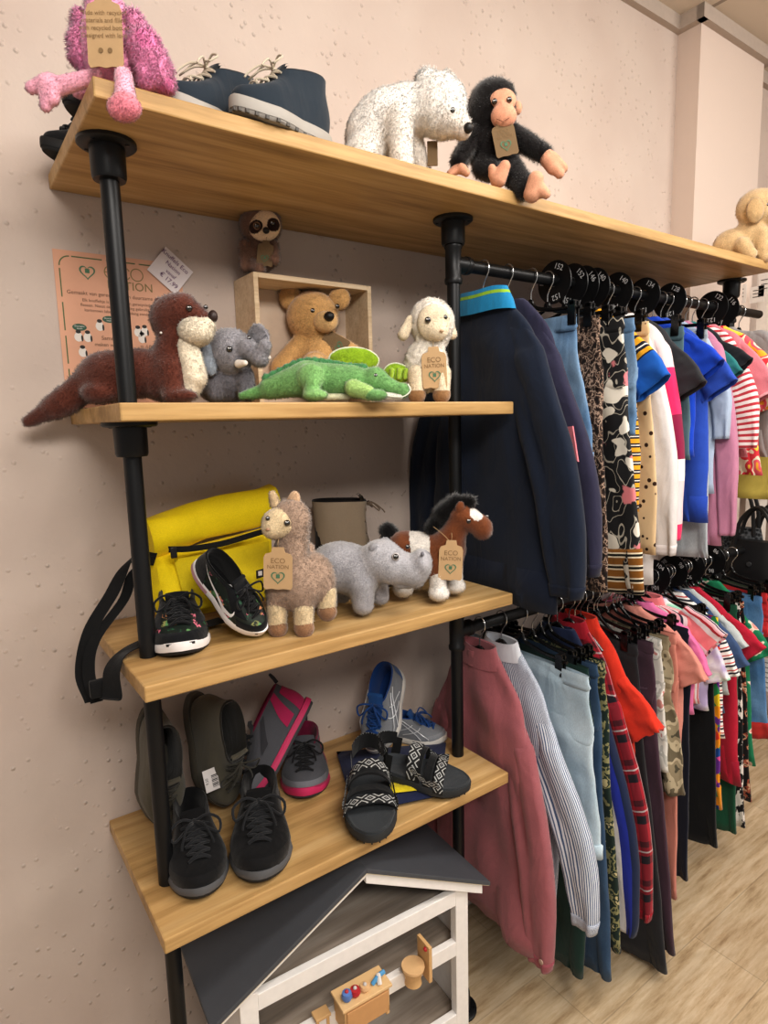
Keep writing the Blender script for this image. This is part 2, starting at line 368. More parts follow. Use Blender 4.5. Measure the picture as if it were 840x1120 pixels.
def heart(o, ex, ey, w, parent):
    hp = heart_poly(); nz = nrm(np.cross(ex, ey)); m_ = MB()
    A = [o+ex*x*w+ey*y*w+nz*.0005 for x, y in hp]; B = [o+ex*x*w*.8+ey*y*w*.8+nz*.0005 for x, y in hp]; n_ = len(A)
    m_.raw(A+B, [(i, (i+1) % n_, n_+(i+1) % n_, n_+i) for i in range(n_)])
    c = .13*w; m_.raw([o+ex*x+ey*(y+.06*w)+nz*.0005 for x, y in ((-c, -c), (c, -c), (c, c), (-c, c))], [(0, 1, 2, 3)])
    m_.build('emblem', GRN, parent, smooth=False, fixn=False)
# ------------------------------------------------------------------ the room
Z1, Z2, Z3, Z4, TH = 1.941, 1.547, 1.128, .705, .026       # Z1: underside of the top board, others: upper faces
YP, XM, XR, YF, ZC = -.255, .70, 1.917, -.387, 2.824
def wall_mat():
    t = NT('rough_plaster'); co = t.coord(); a = t.noise(co, 26, 5, .6); b = t.noise(co, 4, 2)
    v = t.vor(co, 48); blob = t.ramp(v.outputs['Distance'], [(.0, (1, 1, 1, 1)), (.26, (0, 0, 0, 1))], 'EASE')
    msk = t.ramp(t.noise(co, 9, 3), [(.42, (0, 0, 0, 1)), (.56, (1, 1, 1, 1))])
    h = t.mix(.5, t.mix(1., blob, msk, 'MULTIPLY'), a, 'ADD'); t.bump(h, .6, .006)
    col = t.ramp(b, [(.3, '#c5b5ab'), (.7, '#cdbfb5')]); return t.out(col, .85, 0, 0, .25)
WALL = wall_mat()
def flatwall(c, s=200):
    t = NT('fine_plaster_' + c[1:]); n = t.noise(t.coord(), s, 4); t.bump(n, .25, .002); return t.out(c, .9, 0, 0, .2)
def slab(name, x, y, z, mat, bevel=0, parent=None):
    c = [(a+b)/2 for a, b in (x, y, z)]; d = [abs(b-a) for a, b in (x, y, z)]
    o = MB().box(c, d).build(name, mat, parent, smooth=False, bevel=bevel)
    if parent is None: o['kind'] = 'structure'
    return o
slab('wall_back', (-2.2, 3.6), (0, .12), (0, ZC+.1), WALL)
slab('trim_1', (1.978, 2.43), (-.082, 0), (0, ZC), flatwall('#d9c9be', 90)).name = 'wall_column'
def floor_mat():
    t = NT('pale_oak_laminate'); g = t.coord(); mp = t.add('ShaderNodeMapping'); t.ln(g, mp.inputs[0])
    br = t.add('ShaderNodeTexBrick'); br.offset = .37; br.inputs['Scale'].default_value = 1; br.inputs['Brick Width'].default_value = 1.25
    br.inputs['Row Height'].default_value = .19; br.inputs['Mortar Size'].default_value = .0016; br.inputs['Color1'].default_value = (.62,)*3+(1,); br.inputs['Color2'].default_value = (.98,)*3+(1,)
    br.inputs['Mortar'].default_value = (.25,)*3+(1,); t.ln(mp.outputs[0], br.inputs['Vector'])
    n = t.noise(t.coord('Object', (1.6, 12., 1)), 3.2, 10, .72); w = t.noise(t.coord('Object', (3, 40., 1)), 2, 3)
    di = t.add('ShaderNodeTexNoise'); di.inputs['Scale'].default_value = 1.6; di.inputs['Distortion'].default_value = 1.4; t.ln(t.coord('Object', (1, 4.5, 1)), di.inputs['Vector'])
    c = t.ramp(n, [(.32, '#ac9270'), (.46, '#cfb896'), (.6, '#dfccae')]); c = t.mix(.45, c, t.ramp(di.outputs[0], [(.4, (.7, .66, .6, 1)), (.52, (1, 1, 1, 1)), (.6, (.85, .8, .75, 1))]), 'MULTIPLY')
    c = t.mix(.3, c, t.ramp(w, [(.35, (.7, .65, .6, 1)), (.6, (1, 1, 1, 1))]), 'MULTIPLY'); c = t.mix(.35, c, br.outputs['Color'], 'MULTIPLY')
    t.bump(br.outputs['Fac'], .3, -.002); return t.out(c, .42, 0, 0, .4)
slab('floor', (-2.2, 5), (-3.4, .12), (-.05, 0), floor_mat())
def ceil_mat():
    t = NT('ceiling_tile'); br = t.add('ShaderNodeTexBrick'); br.offset = 0; br.inputs['Scale'].default_value = 1; br.inputs['Brick Width'].default_value = .6; br.inputs['Row Height'].default_value = .6
    br.inputs['Mortar Size'].default_value = .009; br.inputs['Color1'].default_value = lin('#ddd3c6'); br.inputs['Color2'].default_value = lin('#ddd3c6'); br.inputs['Mortar'].default_value = lin('#a59a90'); t.ln(t.coord(), br.inputs['Vector'])
    n = t.noise(t.coord(), 160, 3); t.bump(n, .3, .002); return t.out(br.outputs['Color'], .9, 0, 0, .2)
slab('ceiling', (-2.2, 5), (-3.4, .12), (ZC+.03, ZC+.09), ceil_mat())
TR = plain('#b9aca1', .5)
def ctrim(name, x, y): slab(name, x, y, (ZC-.015, ZC+.032), TR)
ctrim('trim_1', (-2.2, 1.95), (-.022, 0)); ctrim('trim_2', (1.95, 1.98), (-.105, 0)); ctrim('trim_3', (1.95, 2.46), (-.106, -.08)); ctrim('trim_4', (2.43, 2.46), (-.08, 0)); ctrim('trim_5', (2.46, 3.6), (-.022, 0))
slab('baseboard_back', (-2.2, 1.978), (-.014, 0), (0, .08), plain('#cfc4ba', .6), .003)
# neighbouring bay on the far side of the rack
WHT = plain('#e6dfd8', .6); TAUPE = plain('#9b8371', .8)
slab('wall_right', (3.02, 3.08), (-1.6, 0), (0, ZC), flatwall('#9f8771', 120))
slab('trim_6', (2.44, 2.50), (-.16, -.10), (0, 2.15), WHT, .003)
slab('trim_7', (2.86, 2.90), (-.30, -.26), (0, 2.15), plain('#8d7a68', .6), .003)
# ------------------------------------------------------------------ lamps
wd = bpy.data.worlds.new('room_light'); scene.world = wd; wd.use_nodes = True
wd.node_tree.nodes['Background'].inputs[0].default_value = (1., .955, .93, 1); wd.node_tree.nodes['Background'].inputs[1].default_value = .36
def lamp(name, loc, tgt, size, e, col=(1, .95, .89)):
    l = bpy.data.lights.new(name, 'AREA'); l.shape = 'RECTANGLE'; l.size, l.size_y = size; l.energy = e; l.color = col
    o = bpy.data.objects.new(name, l); COL.objects.link(o); o.location = loc; o.rotation_euler = (Vector(tgt)-Vector(loc)).to_track_quat('-Z', 'Y').to_euler(); return o
lamp('ceiling_or_fill_lamp', (.9, -1.35, 2.78), (.9, -1.2, 0), (1.3, .35), 27)
lamp('ceiling_or_fill_lamp', (-.3, -2.5, 2.72), (.4, -.3, 1.4), (1.3, .6), 58)  # added fill from the camera side, brightens faces turned to the room
lamp('ceiling_or_fill_lamp', (2.3, -2.0, 2.78), (1.6, -.5, .8), (1.2, .6), 46)
scene.view_settings.view_transform = 'Standard'; scene.view_settings.look = 'None'; scene.view_settings.exposure = .04; scene.view_settings.gamma = .90
# ------------------------------------------------------------------ boards
PINE = wood('oiled_pine', '#98794c', '#c5a26d', '#dabc8b', .7)
def board(x, y, z, label):
    o = MB().box([(x[0]+x[1])/2, (y[0]+y[1])/2, (z[0]+z[1])/2], [x[1]-x[0], y[1]-y[0], z[1]-z[0]]).build('wooden_shelf', PINE, None, smooth=False, bevel=.0025)
    return tag(o, label, 'shelf', 'boards of the pipe rack')
board((-.043, 1.90), (YF, -.001), (Z1, Z1+TH), 'long wooden board on top of the black pipe posts, under the flamingo and polar bear')
board((-.044, .747), (-.389, -.001), (Z2-TH, Z2), 'wooden shelf carrying the otter, crocodile and lamb')
board((-.042, .751), (-.385, -.001), (Z3-TH, Z3), 'wooden shelf carrying the yellow bag, alpaca, hippo and horse')
board((-.044, .739), (-.385, -.001), (Z4-TH, Z4), 'lowest wooden shelf, covered with running shoes and sandals')
# ------------------------------------------------------------------ pipe frame
IRON = plain('#17181a', .42, .3, .5, .1)
B2 = [(Z2, Z1-.05), (Z3, Z2-TH), (Z4, Z3-TH), (.02, Z4-TH)]
def post(X, label, segs, flanges, coup):
    t = thing('pipe_post', label, 'post', (X, YP, 0), 0, 'posts of the pipe rack')
    for a, b in segs: MB().cyl((X, YP, a), (X, YP, b), .0143, n=24).build('pipe', IRON, t)
    for z, s in flanges:
        MB().lathe((X, YP, z), [(.0, 0), (.043, 0), (.043, -.005*s), (.040, -.0075*s), (.026, -.0085*s), (.0255, -.05*s), (.0235, -.055*s), (.015, -.056*s), (0, -.056*s)]).build('flange', IRON, t)
        for k in range(4): a = k*PI/2+.78; MB().lathe((X+.034*math.cos(a), YP+.034*math.sin(a), z-.0065*s), [(0, 0), (.004, 0), (.0035, -.0025*s), (0, -.003*s)], 8).build('screw', plain('#2b2b2b', .3, .8), t)
    for z, h in coup:
        MB().lathe((X, YP, z), [(0, -h), (.0185, -h), (.0195, -h+.004), (.0195, -h+.010), (.0175, -h+.013), (.0175, h-.013), (.0195, h-.010), (.0195, h-.004), (.0185, h), (0, h)]).build('pipe_fitting', IRON, t)
    return t
B = [(Z2, Z1-.05), (Z3, Z2-TH-.05), (Z4, Z3-TH), (.02, Z4-TH)]
post(0., 'black pipe post at the free end of the shelves', B, [(Z1, 1), (Z2-TH, 1), (0, -1)], [])
post(XM, 'black pipe post where the shelves meet the clothes rails', B2, [(Z1, 1), (0, -1)], [(1.848, .042), (1.018, .045), (1.895, .012)])
post(XR, 'black pipe post at the far end of the clothes rails', [(.02, Z1-.05)], [(Z1, 1), (0, -1)], [(1.848, .042), (1.018, .045)])
def rail(z, label):
    t = thing('clothes_rail', label, 'rail', (XM, YP, z), 0, 'clothes rails of the pipe rack')
    MB().cyl((XM+.0, YP, z), (XR+.2, YP, z), .0138, n=24).build('pipe', IRON, t)
    for x, s in ((XM, 1), (XR, -1), (XR, 1)): MB().lathe((x, YP, z), [(0, .0), (.0175, .0), (.0175, .032), (.0195, .034), (.0195, .042), (.0185, .045), (0, .045)], 24, (s, 0, 0)).build('pipe_fitting', IRON, t)
rail(1.848, 'upper black pipe rail under the long board'); rail(1.018, 'lower black pipe rail at hip height')
# ------------------------------------------------------------------ poster and card on the wall
def wallpt(px, py, y=-.003): return W(px, py, 1, y)
pz1, px0 = 1.839, -.048; PW, PH = .235, .30
t = thing('wall_poster', 'salmon pink poster with green border taped to the wall behind the otter', 'poster', (px0, 0, pz1-PH))
ex, ez, nn = vec(1, 0, 0), vec(0, 0, 1), vec(0, -1, 0)
SALM = plain('#dfac90', .75, var=.03); MB().box((px0+PW/2, -.0012, pz1-PH/2), (PW, .0012, PH)).build('paper', SALM, t, smooth=False)
O = vec(px0, -.0020, pz1); pp = lambda x, y: O + ex*x - ez*y
DG = plain('#5c7048', .7); m_ = MB(); rr = .018; i0, i1, j0, j1 = .009, PW-.009, .010, PH-.012; path = []
for cx_, cy_, a0 in ((i0+rr, j0+rr, 180), (i1-rr, j0+rr, 270), (i1-rr, j1-rr, 0), (i0+rr, j1-rr, 90)):
    path.append([(cx_+rr*math.cos(math.radians(a0+a)), cy_+rr*math.sin(math.radians(a0+a))) for a in range(0, 91, 15)])
def strip(mb, P, w):
    P = np.array([pp(x, y) for x, y in P]); T = np.gradient(P, axis=0); T /= np.linalg.norm(T, axis=1)[:, None]; N_ = np.cross(T, nn)
    A = P+N_*w/2; B_ = P-N_*w/2; n_ = len(P); mb.raw(np.vstack([A, B_]), [(i, i+1, n_+i+1, n_+i) for i in range(n_-1)])
for P_ in path: strip(m_, P_, .0022)
def dashed(a, b, n_):
    for k in range(n_):
        u0, u1 = k/n_+.02, (k+1)/n_-.02; strip(m_, [(a[0]+(b[0]-a[0])*u, a[1]+(b[1]-a[1])*u) for u in (u0, u1)], .0022)
dashed((i0+rr, j0), (i1-rr, j0), 3); dashed((i0, j0+rr), (i0, j1-rr), 4); dashed((i1, j0+rr), (i1, j1-rr), 4); dashed((i0+rr, j1), (i1-rr, j1), 3)
m_.build('border', DG, t, smooth=False, fixn=False)
heart(pp(.056, .035), ex, ez, .030, t)
m_ = MB(); text_mb(m_, 'N', pp(.089, .061), ex, ez, .022, 'LEFT'); text_mb(m_, 'ATION', pp(.1065, .061), ex, ez, .022, 'LEFT')
for cx_, op in ((.098, 1), (.122, 2), (.146, 0)):
    a0, a1 = (.5, 2*PI-.5) if op else (0, 2*PI); strip(m_, [(cx_+.0115*math.cos(a), .031+.0115*math.sin(a)) for a in np.linspace(a0, a1, 24)], .0018)
strip(m_, [(.087, .031), (.107, .031)], .0016); m_.build('title_lettering', plain('#8a7a4c', .7), t, smooth=False, fixn=False)
LT = plain('#7b5b45', .7)
for x_, y_, s_, z_ in ((PW/2, .077, 'Gemaakt van gerecyclede en duurzame materialen', .0098), (PW/2, .089, 'Elk knuffeltje is gemaakt van gerecyclede plastic', .0078), (PW/2, .098, 'flessen. Naast de zachte vulling gebruikt het merk', .0078), (PW/2, .107, 'kartonnen labels en verpakking zonder plastic', .0078), (.085, .158, 'Samen', .0105), (.085, .170, 'maken we het', .0095), (.153, .172, '= 10', .012)):
    m_ = MB(); text_mb(m_, s_, pp(x_, y_), ex, ez, z_); m_.build('text_line', LT, t, smooth=False, fixn=False)
DGG = plain('#3f6350', .7); PWH = plain('#ece6df', .7); PBK = plain('#35312f', .7)
def disc(mb, x, y, rx, ry, n=20, off=0.): mb.raw([pp(x+rx*math.cos(a), y+ry*math.sin(a)) + nn*off for a in np.linspace(0, 2*PI, n, endpoint=False)], [tuple(range(n))])
for x, y in ((.034, .137), (.088, .119), (.042, .207), (.112, .135)):
    m1 = MB(); disc(m1, x, y, .0125, .0065); g = m1.build('speech_bubble', DGG, t, smooth=False, fixn=False)
    m4 = MB(); text_mb(m4, 'Duurzame', pp(x, y-.0005)+nn*.0002, ex, ez, .0042); text_mb(m4, 'keuze', pp(x, y+.0035)+nn*.0002, ex, ez, .0042); m4.build('bubble_lettering', PWH, g, smooth=False, fixn=False)
for x, y in ((.031, .155), (.047, .155), (.070, .133), (.036, .183), (.140, .140), (.153, .138), (.147, .152), (.112, .19)):
    m2 = MB(); disc(m2, x, y, .0075, .0085); disc(m2, x, y-.008, .0045, .0045, off=.0001); g = m2.build('penguin_drawing', PWH, t, smooth=False, fixn=False)
    m3 = MB(); disc(m3, x, y-.0098, .0046, .0034, off=.0003); m3.build('drawn_cap', PBK, g, smooth=False, fixn=False); m3 = MB(); disc(m3, x+.006, y+.002, .0018, .006, off=.0003); m3.build('drawn_flipper', PBK, g, smooth=False, fixn=False)
c4 = [wallpt(*q, -.005) for q in ((158, 293), (191, 322), (213, 299), (183, 271))]; c4[0][2] += 0
t = thing('price_card', 'white handwritten price card tilted on the wall beside the salmon poster', 'card', (c4[0]+c4[2])/2)
cc = (c4[0]+c4[1]+c4[2]+c4[3])/4; exx = nrm(c4[2]-c4[3]); eyy = nrm(np.cross(nn, exx)); wx = np.linalg.norm(c4[2]-c4[3]); wy = np.linalg.norm(c4[0]-c4[3])*.97
MB().box(cc, (wx, wy, .0008), np.array([exx, eyy, nn])).build('paper', plain('#e9e0e0', .7, var=.02), t, smooth=False)
m_ = MB()
for k, (s_, z_) in enumerate((('Knuffels Eco', .0125), ('Nation', .012), ('vanaf', .011), ('\u20ac 17.99', .013))): text_mb(m_, s_, cc+nn*.0008+eyy*(wy*.28-k*wy*.21)+exx*(.004*k-.004), exx, eyy, z_)
m_.build('handwriting', plain('#6d3f6e', .8), t, smooth=False, fixn=False)
# ------------------------------------------------------------------ plush toys
G_T = 'plush toys on the shelves'
def base(px, y, z): 
    P = W(px, 500, 1, y); return vec(P[0], y, z)
# -- flamingo, sitting on the corner of the long board
fa, fb, fc = '#fba6cb', '#f99cc6', '#fab6cb'
A = W(128, 88, 1, -.345); A[2] = Z1+TH; t, fr = toy('plush_flamingo', 'pink plush flamingo sitting on the corner of the long top board with legs dangling', 'plush toy', A)
body = [El(fr, 124, 62, 14, 34, 42, 26, fa), El(fr, 120, 35, 14, 27, 36, 22, fa), Ca(fr, (112, 5, 8), 12, (112, -45, 4), 10, fc), Ca(fr, (112, -45, 4), 10, (122, -72, 2), 9, fc), El(fr, 120, -74, -2, 17, 15, 15, fc)]
skin('body', body, t, k=.02, fuzz=6000, flen=.0055)
skin('wing', [Ca(fr, (146, 22, 4), 10, (172, 78, 8), 15, fb), Ca(fr, (160, 50, 4), 13, (182, 92, 12), 9, '#f58bbd'), Ca(fr, (148, 50, 0), 10, (160, 88, 4), 10, fb)], t, fuzz=4500, flen=.007, wav=(.0018, 130))
skin('wing', [Ca(fr, (90, 20, 8), 9, (86, 60, 8), 9, fb), Ca(fr, (86, 45, 8), 8, (92, 74, 8), 7, fb)], t, fuzz=2500, flen=.007, wav=(.0015, 130))
skin('leg', [Ca(fr, (108, 82, -2), 7, (58, 96, -12), 9.5, fc), Ca(fr, (54, 90, -13), 9, (34, 96, -14), 6, fc), Ca(fr, (52, 94, -13), 9, (50, 116, -14), 6, fc), Ca(fr, (56, 96, -13), 8, (58, 108, -14), 6.5, fc)], t, k=.006, fuzz=1500, flen=.003)
skin('leg', [Ca(fr, (135, 84, -24), 9, (137, 106, -32), 10.5, fc), El(fr, 136, 118, -38, 17.5, 13, 12, '#ee8f9f')], t, k=.008, fuzz=1500, flen=.003)
skin('foot', [El(fr, 88, 102, 26, 9, 7, 8, fc)], t, fuzz=300, flen=.003)
skin('beak', [Ca(fr, (116, -72, -14), 7, (112, -62, -24), 4, '#2a2424')], t, fuzz=0, mat=SMOOTHF)
for x in (114, 128): eye(t, fr, x, -78, -14, 2.2)
swing_tag(t, fr, 114, 33, -26, 37, 72, -2, back=True)
# -- polar bear
wc, w2 = '#faf5ee', '#f4ece2'
A = W(425, 175, 1, -.285); A[2] = Z1+TH; t, fr = toy('plush_polar_bear', 'fluffy white plush polar bear on the long top board beside the chimpanzee', 'plush toy', A)
skin('body', [El(fr, 405, 152, 6, 27, 34, 26, wc), El(fr, 424, 130, 4, 32, 30, 26, wc), El(fr, 446, 118, 4, 24, 24, 22, wc), Ca(fr, (436, 132, -14), 15, (440, 184, -20), 12, w2), Ca(fr, (444, 135, 18), 12, (462, 188, 20), 10, w2), El(fr, 395, 172, -8, 20, 18, 20, w2),
    El(fr, 480, 116, -2, 30, 31, 27, wc), Ca(fr, (490, 132, -8), 17, (503, 138, -10), 12, '#ede4da')], t, k=.016, fuzz=16000, flen=.0055, wav=(.0010, 120))
skin('ear', [El(fr, 468, 88, -8, 13, 12, 8, wc)], t, fuzz=1000, flen=.008); skin('ear', [El(fr, 488, 86, 14, 9, 8, 7, w2)], t, fuzz=600, flen=.007)
skin('muzzle', [Ca(fr, (498, 138, -10), 11, (506, 143, -12), 9, '#e9d9cb')], t, fuzz=600, flen=.003)
nose(t, fr, 512, 140, -20, 5, 5.5); eye(t, fr, 494, 121, -23, 4); eye(t, fr, 509, 118, -3, 3.2)
MB().box(fr.pt(473, 168, 8), (.020, .004, .045), np.array([RH, FH, UP])).build('swing_tag', KR2, t, smooth=False, bevel=.001)
# -- chimpanzee
bc, pc = '#171314', '#d8a184'
A = W(550, 200, 1, -.35); A[2] = Z1+TH; t, fr = toy('plush_chimpanzee', 'black plush chimpanzee with peach face and hands sitting on the long top board', 'plush toy', A)
skin('body', [El(fr, 540, 160, 10, 27, 32, 22, bc), El(fr, 537, 122, 6, 25, 29, 22, bc), El(fr, 541, 104, 2, 21, 14, 18, bc), Ca(fr, (518, 150, 2), 11, (502, 176, -8), 9, bc), Ca(fr, (562, 148, 0), 11, (594, 168, -16), 9, bc),
    Ca(fr, (530, 182, 4), 13, (548, 190, -14), 9, bc), Ca(fr, (556, 182, 0), 13, (574, 206, -18), 11, bc)], t, k=.01, fuzz=12000, flen=.008)
skin('face', [El(fr, 549, 110, -12, 15, 12, 7, pc), El(fr, 551, 127, -17, 13.5, 12, 10, '#dba084'), El(fr, 549, 118, -18, 4, 6, 5, pc)], t, k=.006, fuzz=900, flen=.002, mat=SMOOTHF)
for x, y, d in ((519, 123, 2), (566, 118, 4)): skin('ear', [El(fr, x, y, d, 5, 7, 4, pc)], t, fuzz=200, flen=.002, mat=SMOOTHF)
for q in ([Ca(fr, (503, 183, -10), 6, (510, 189, -14), 4, pc), Ca(fr, (498, 186, -10), 5, (492, 190, -12), 3.5, pc)], [Ca(fr, (598, 172, -18), 8, (604, 184, -22), 6, pc), Ca(fr, (604, 174, -20), 7, (616, 184, -22), 5, pc), Ca(fr, (600, 176, -20), 7, (612, 190, -24), 5, pc)]):
    skin('hand', q, t, k=.004, fuzz=400, flen=.002, mat=SMOOTHF)
for q in ([Ca(fr, (545, 196, -20), 8.5, (552, 182, -24), 6, pc), Ca(fr, (540, 190, -20), 6, (538, 184, -22), 4, pc)], [Ca(fr, (582, 212, -28), 9, (586, 196, -32), 8, pc), Ca(fr, (590, 208, -30), 8, (597, 212, -34), 5, pc)]):
    skin('foot', q, t, k=.004, fuzz=400, flen=.002, mat=SMOOTHF)
eye(t, fr, 541, 111, -20, 3); eye(t, fr, 557, 109, -19, 3)
for x in (547, 552): nose(t, fr, x, 119, -23.5, 1.1, .9, '#54301f', 'nostril')
m_ = MB(); m_.tube([fr.pt(x, y, d) for x, y, d in ((543, 130, -25), (550, 133, -28), (557, 129, -25))], .0006, 5); m_.build('mouth', plain('#7c4530'), t)
g = swing_tag(t, fr, 552, 151, -20, 24, 36, 12, dark=True); 
# -- beige dog at the far end of the board
dc = '#d6b88c'
A = W(815, 275, 1, -.33); A[2] = Z1+TH; t, fr = toy('plush_puppy', 'cream plush puppy with floppy ears at the far end of the top board', 'plush toy', A)
skin('body', [El(fr, 803, 268, 8, 22, 17, 17, dc), El(fr, 822, 258, 2, 17, 22, 16, dc), El(fr, 838, 260, 8, 15, 22, 15, dc), Ca(fr, (832, 255, -10), 8, (836, 280, -14), 7, dc), Ca(fr, (812, 268, -10), 8, (820, 278, -14), 7, dc), Ca(fr, (850, 255, -4), 8, (853, 278, -10), 7, dc),
    El(fr, 829, 228, 0, 22, 20, 18, dc), Ca(fr, (840, 232, -8), 12, (850, 236, -14), 9, '#dec49c')], t, k=.009, fuzz=5000, flen=.005)
skin('ear', [El(fr, 826, 230, -16, 9, 13, 5, '#cfae80')], t, fuzz=600, flen=.004); skin('ear', [El(fr, 858, 228, 2, 6, 12, 5, '#cfae80')], t, fuzz=300, flen=.004)
eye(t, fr, 840, 224, -17, 2.4); eye(t, fr, 853, 223, -12, 2.4); nose(t, fr, 852, 232, -22, 4, 3)
# -- wooden box frame and the sloth on it
yf = W(281, 370, 0, 0)[1]
XL = W(259, 370, 1, -.002)[0]
d_ = ray(281, 370); yf = CAM[1] + d_[1]*((XL-CAM[0])/d_[0]); XRb = W(408, 370, 1, yf)[0]; zt = W(281, 297, 1, yf)[2]; BW = .0105
t = thing('wooden_box_shelf', 'pale open wooden box standing on the shelf with a teddy inside', 'box', ((XL+XRb)/2, yf/2, Z2))
PLY = wood('birch_ply', '#d0b795', '#e2ccac', '#ecdabf', 1.2, .6)
EDG = plain('#e3cfae', .6)
for nm, c, d in (('side_panel', (XL+BW/2, yf/2, (Z2+zt)/2), (BW, -yf-.004, zt-Z2)), ('side_panel', (XRb-BW/2, yf/2, (Z2+zt)/2), (BW, -yf-.004, zt-Z2)), ('top_panel', ((XL+XRb)/2, yf/2, zt-BW/2), (XRb-XL-2*BW, -yf-.004, BW)), ('bottom_panel', ((XL+XRb)/2, yf/2, Z2+BW/2), (XRb-XL-2*BW, -yf-.004, BW)), ('back_panel', ((XL+XRb)/2, -.005, (Z2+zt)/2), (XRb-XL-2*BW, .004, zt-Z2-2*BW))):
    MB().box(c, d).build(nm, PLY if nm != 'back_panel' else plain('#cdb9a6', .8), t, smooth=False, bevel=.001)
sb, s2 = '#8a6856', '#ecd0ae'
A = vec(W(285, 297, 1, yf*.55)[0], yf*.55, zt); t, fr = toy('plush_sloth', 'small brown plush sloth with dark eye patches perched on the wooden box', 'plush toy', A)
skin('body', [El(fr, 283, 279, 2, 19, 19, 14, sb), El(fr, 285, 246, -2, 22, 21, 17, sb), Ca(fr, (268, 268, -6), 6.5, (269, 291, -10), 6, sb), Ca(fr, (298, 268, -6), 6, (300, 284, -14), 6, sb), Ca(fr, (278, 290, -8), 7, (284, 294, -16), 6, sb)], t, k=.004, fuzz=7000, flen=.006)
skin('face', [El(fr, 289, 247, -14, 17, 16, 7, s2)], t, fuzz=900, flen=.002, mat=SMOOTHF, paint=[El(fr, 279, 248, -20, 8.5, 6.5, 9, '#33211c', 20), El(fr, 299, 246, -18, 6.5, 7, 9, '#33211c', -20)])
eye(t, fr, 281, 247, -21.5, 3.2, '#8a6a52'); eye(t, fr, 298, 244, -20, 2.8); nose(t, fr, 291, 252, -23, 3.6, 3.4)
swing_tag(t, fr, 290, 277, -19, 17, 26, -8, dark=True)
# -- teddy inside the box
tc, t2 = '#d1a56d', '#dab27c'
A = vec(W(348, 430, 1, yf*.5)[0], yf*.5, Z2+BW); t, fr = toy('plush_teddy_bear', 'tan teddy bear sitting inside the pale wooden box', 'plush toy', A)
skin('body', [El(fr, 350, 393, 0, 26, 32, 20, tc), El(fr, 342, 347, -2, 28, 27, 22, tc), Ca(fr, (330, 374, -4), 10, (308, 402, -12), 12, tc), Ca(fr, (368, 376, -2), 10, (402, 398, -8), 11, tc), El(fr, 345, 405, -22, 17, 19, 12, tc), El(fr, 388, 410, -18, 16, 15, 14, tc)], t, k=.009, fuzz=9000, flen=.0055)
skin('ear', [El(fr, 318, 326, -4, 12.5, 13, 6, tc, 25)], t, fuzz=700, flen=.005); skin('ear', [El(fr, 371, 327, -2, 11.5, 12, 6, tc, -35)], t, fuzz=700, flen=.005)
skin('muzzle', [El(fr, 356, 352, -20, 13, 11, 9, t2)], t, fuzz=600, flen=.003)
skin('foot', [El(fr, 345, 402, -33, 13, 13, 4, t2)], t, fuzz=500, flen=.003)
nose(t, fr, 360, 346, -29, 5.4, 5.0); eye(t, fr, 342, 340, -22, 3); eye(t, fr, 369, 335, -17, 2.6)
swing_tag(t, fr, 366, 376, -16, 20, 28, 60, dark=True)
# -- otter
oc, cr = '#633529', '#f0e4cd'
A = base(170, -.165, Z2); t, fr = toy('plush_otter', 'dark brown plush otter with cream chin and a long tail past the shelf end', 'plush toy', A)
skin('body', [Ca(fr, (31, 461, -14), 6, (70, 440, -10), 13, oc), Ca(fr, (62, 444, -10), 12, (112, 410, 0), 20, oc), El(fr, 122, 412, -4, 34, 27, 24, oc), El(fr, 152, 408, 2, 36, 26, 24, oc), Ca(fr, (180, 415, 0), 24, (192, 375, 0), 19, oc), Ca(fr, (188, 405, -12), 15, (190, 430, -18), 12, oc), El(fr, 198, 433, -24, 17, 6.5, 11, oc),
    El(fr, 108, 430, -20, 18, 11, 14, oc), El(fr, 190, 348, 0, 25, 24, 21, oc), Ca(fr, (200, 340, -4), 18, (222, 352, -8), 11, oc)], t, k=.012, fuzz=13000, flen=.0055)
skin('muzzle', [El(fr, 214, 362, -10, 19, 16, 17, cr), El(fr, 226, 355, -10, 9, 8, 11, cr)], t, k=.006, fuzz=2500, flen=.004)
skin('chest', [Ca(fr, (205, 378, -8), 12, (212, 412, -8), 14, cr), El(fr, 208, 426, -6, 11, 10, 14, cr)], t, k=.01, fuzz=2200, flen=.004)
skin('ear', [El(fr, 174, 334, -6, 5.5, 8, 4, oc)], t, fuzz=300, flen=.004); skin('ear', [El(fr, 196, 329, 12, 5.5, 6, 4, oc)], t, fuzz=200, flen=.004)
nose(t, fr, 233, 346, -12, 5, 6.5, '#33221f'); eye(t, fr, 207, 337, -20.5, 3.4); eye(t, fr, 225, 336, -3, 2.5)
MB().ball(fr.pt(176, 364, -19), .0022).build('tag_pin', plain('#e8e2da', .4), t)
# -- elephant
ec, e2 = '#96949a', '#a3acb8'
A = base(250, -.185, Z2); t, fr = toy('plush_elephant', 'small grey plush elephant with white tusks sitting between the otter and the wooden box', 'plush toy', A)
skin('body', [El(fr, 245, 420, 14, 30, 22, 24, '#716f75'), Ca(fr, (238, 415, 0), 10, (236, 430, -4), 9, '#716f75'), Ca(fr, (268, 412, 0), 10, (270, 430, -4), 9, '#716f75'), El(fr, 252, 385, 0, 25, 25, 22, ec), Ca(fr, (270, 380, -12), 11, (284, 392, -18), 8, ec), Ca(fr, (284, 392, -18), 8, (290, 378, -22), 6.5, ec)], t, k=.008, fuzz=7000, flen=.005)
skin('ear', [El(fr, 282, 374, -6, 17, 19, 4.5, ec, 0, yaw=-35)], t, fuzz=1300, flen=.005, wav=(.0012, 200)); skin('ear', [El(fr, 228, 390, -16, 8, 20, 4, e2, 8, yaw=20)], t, fuzz=1000, flen=.004)
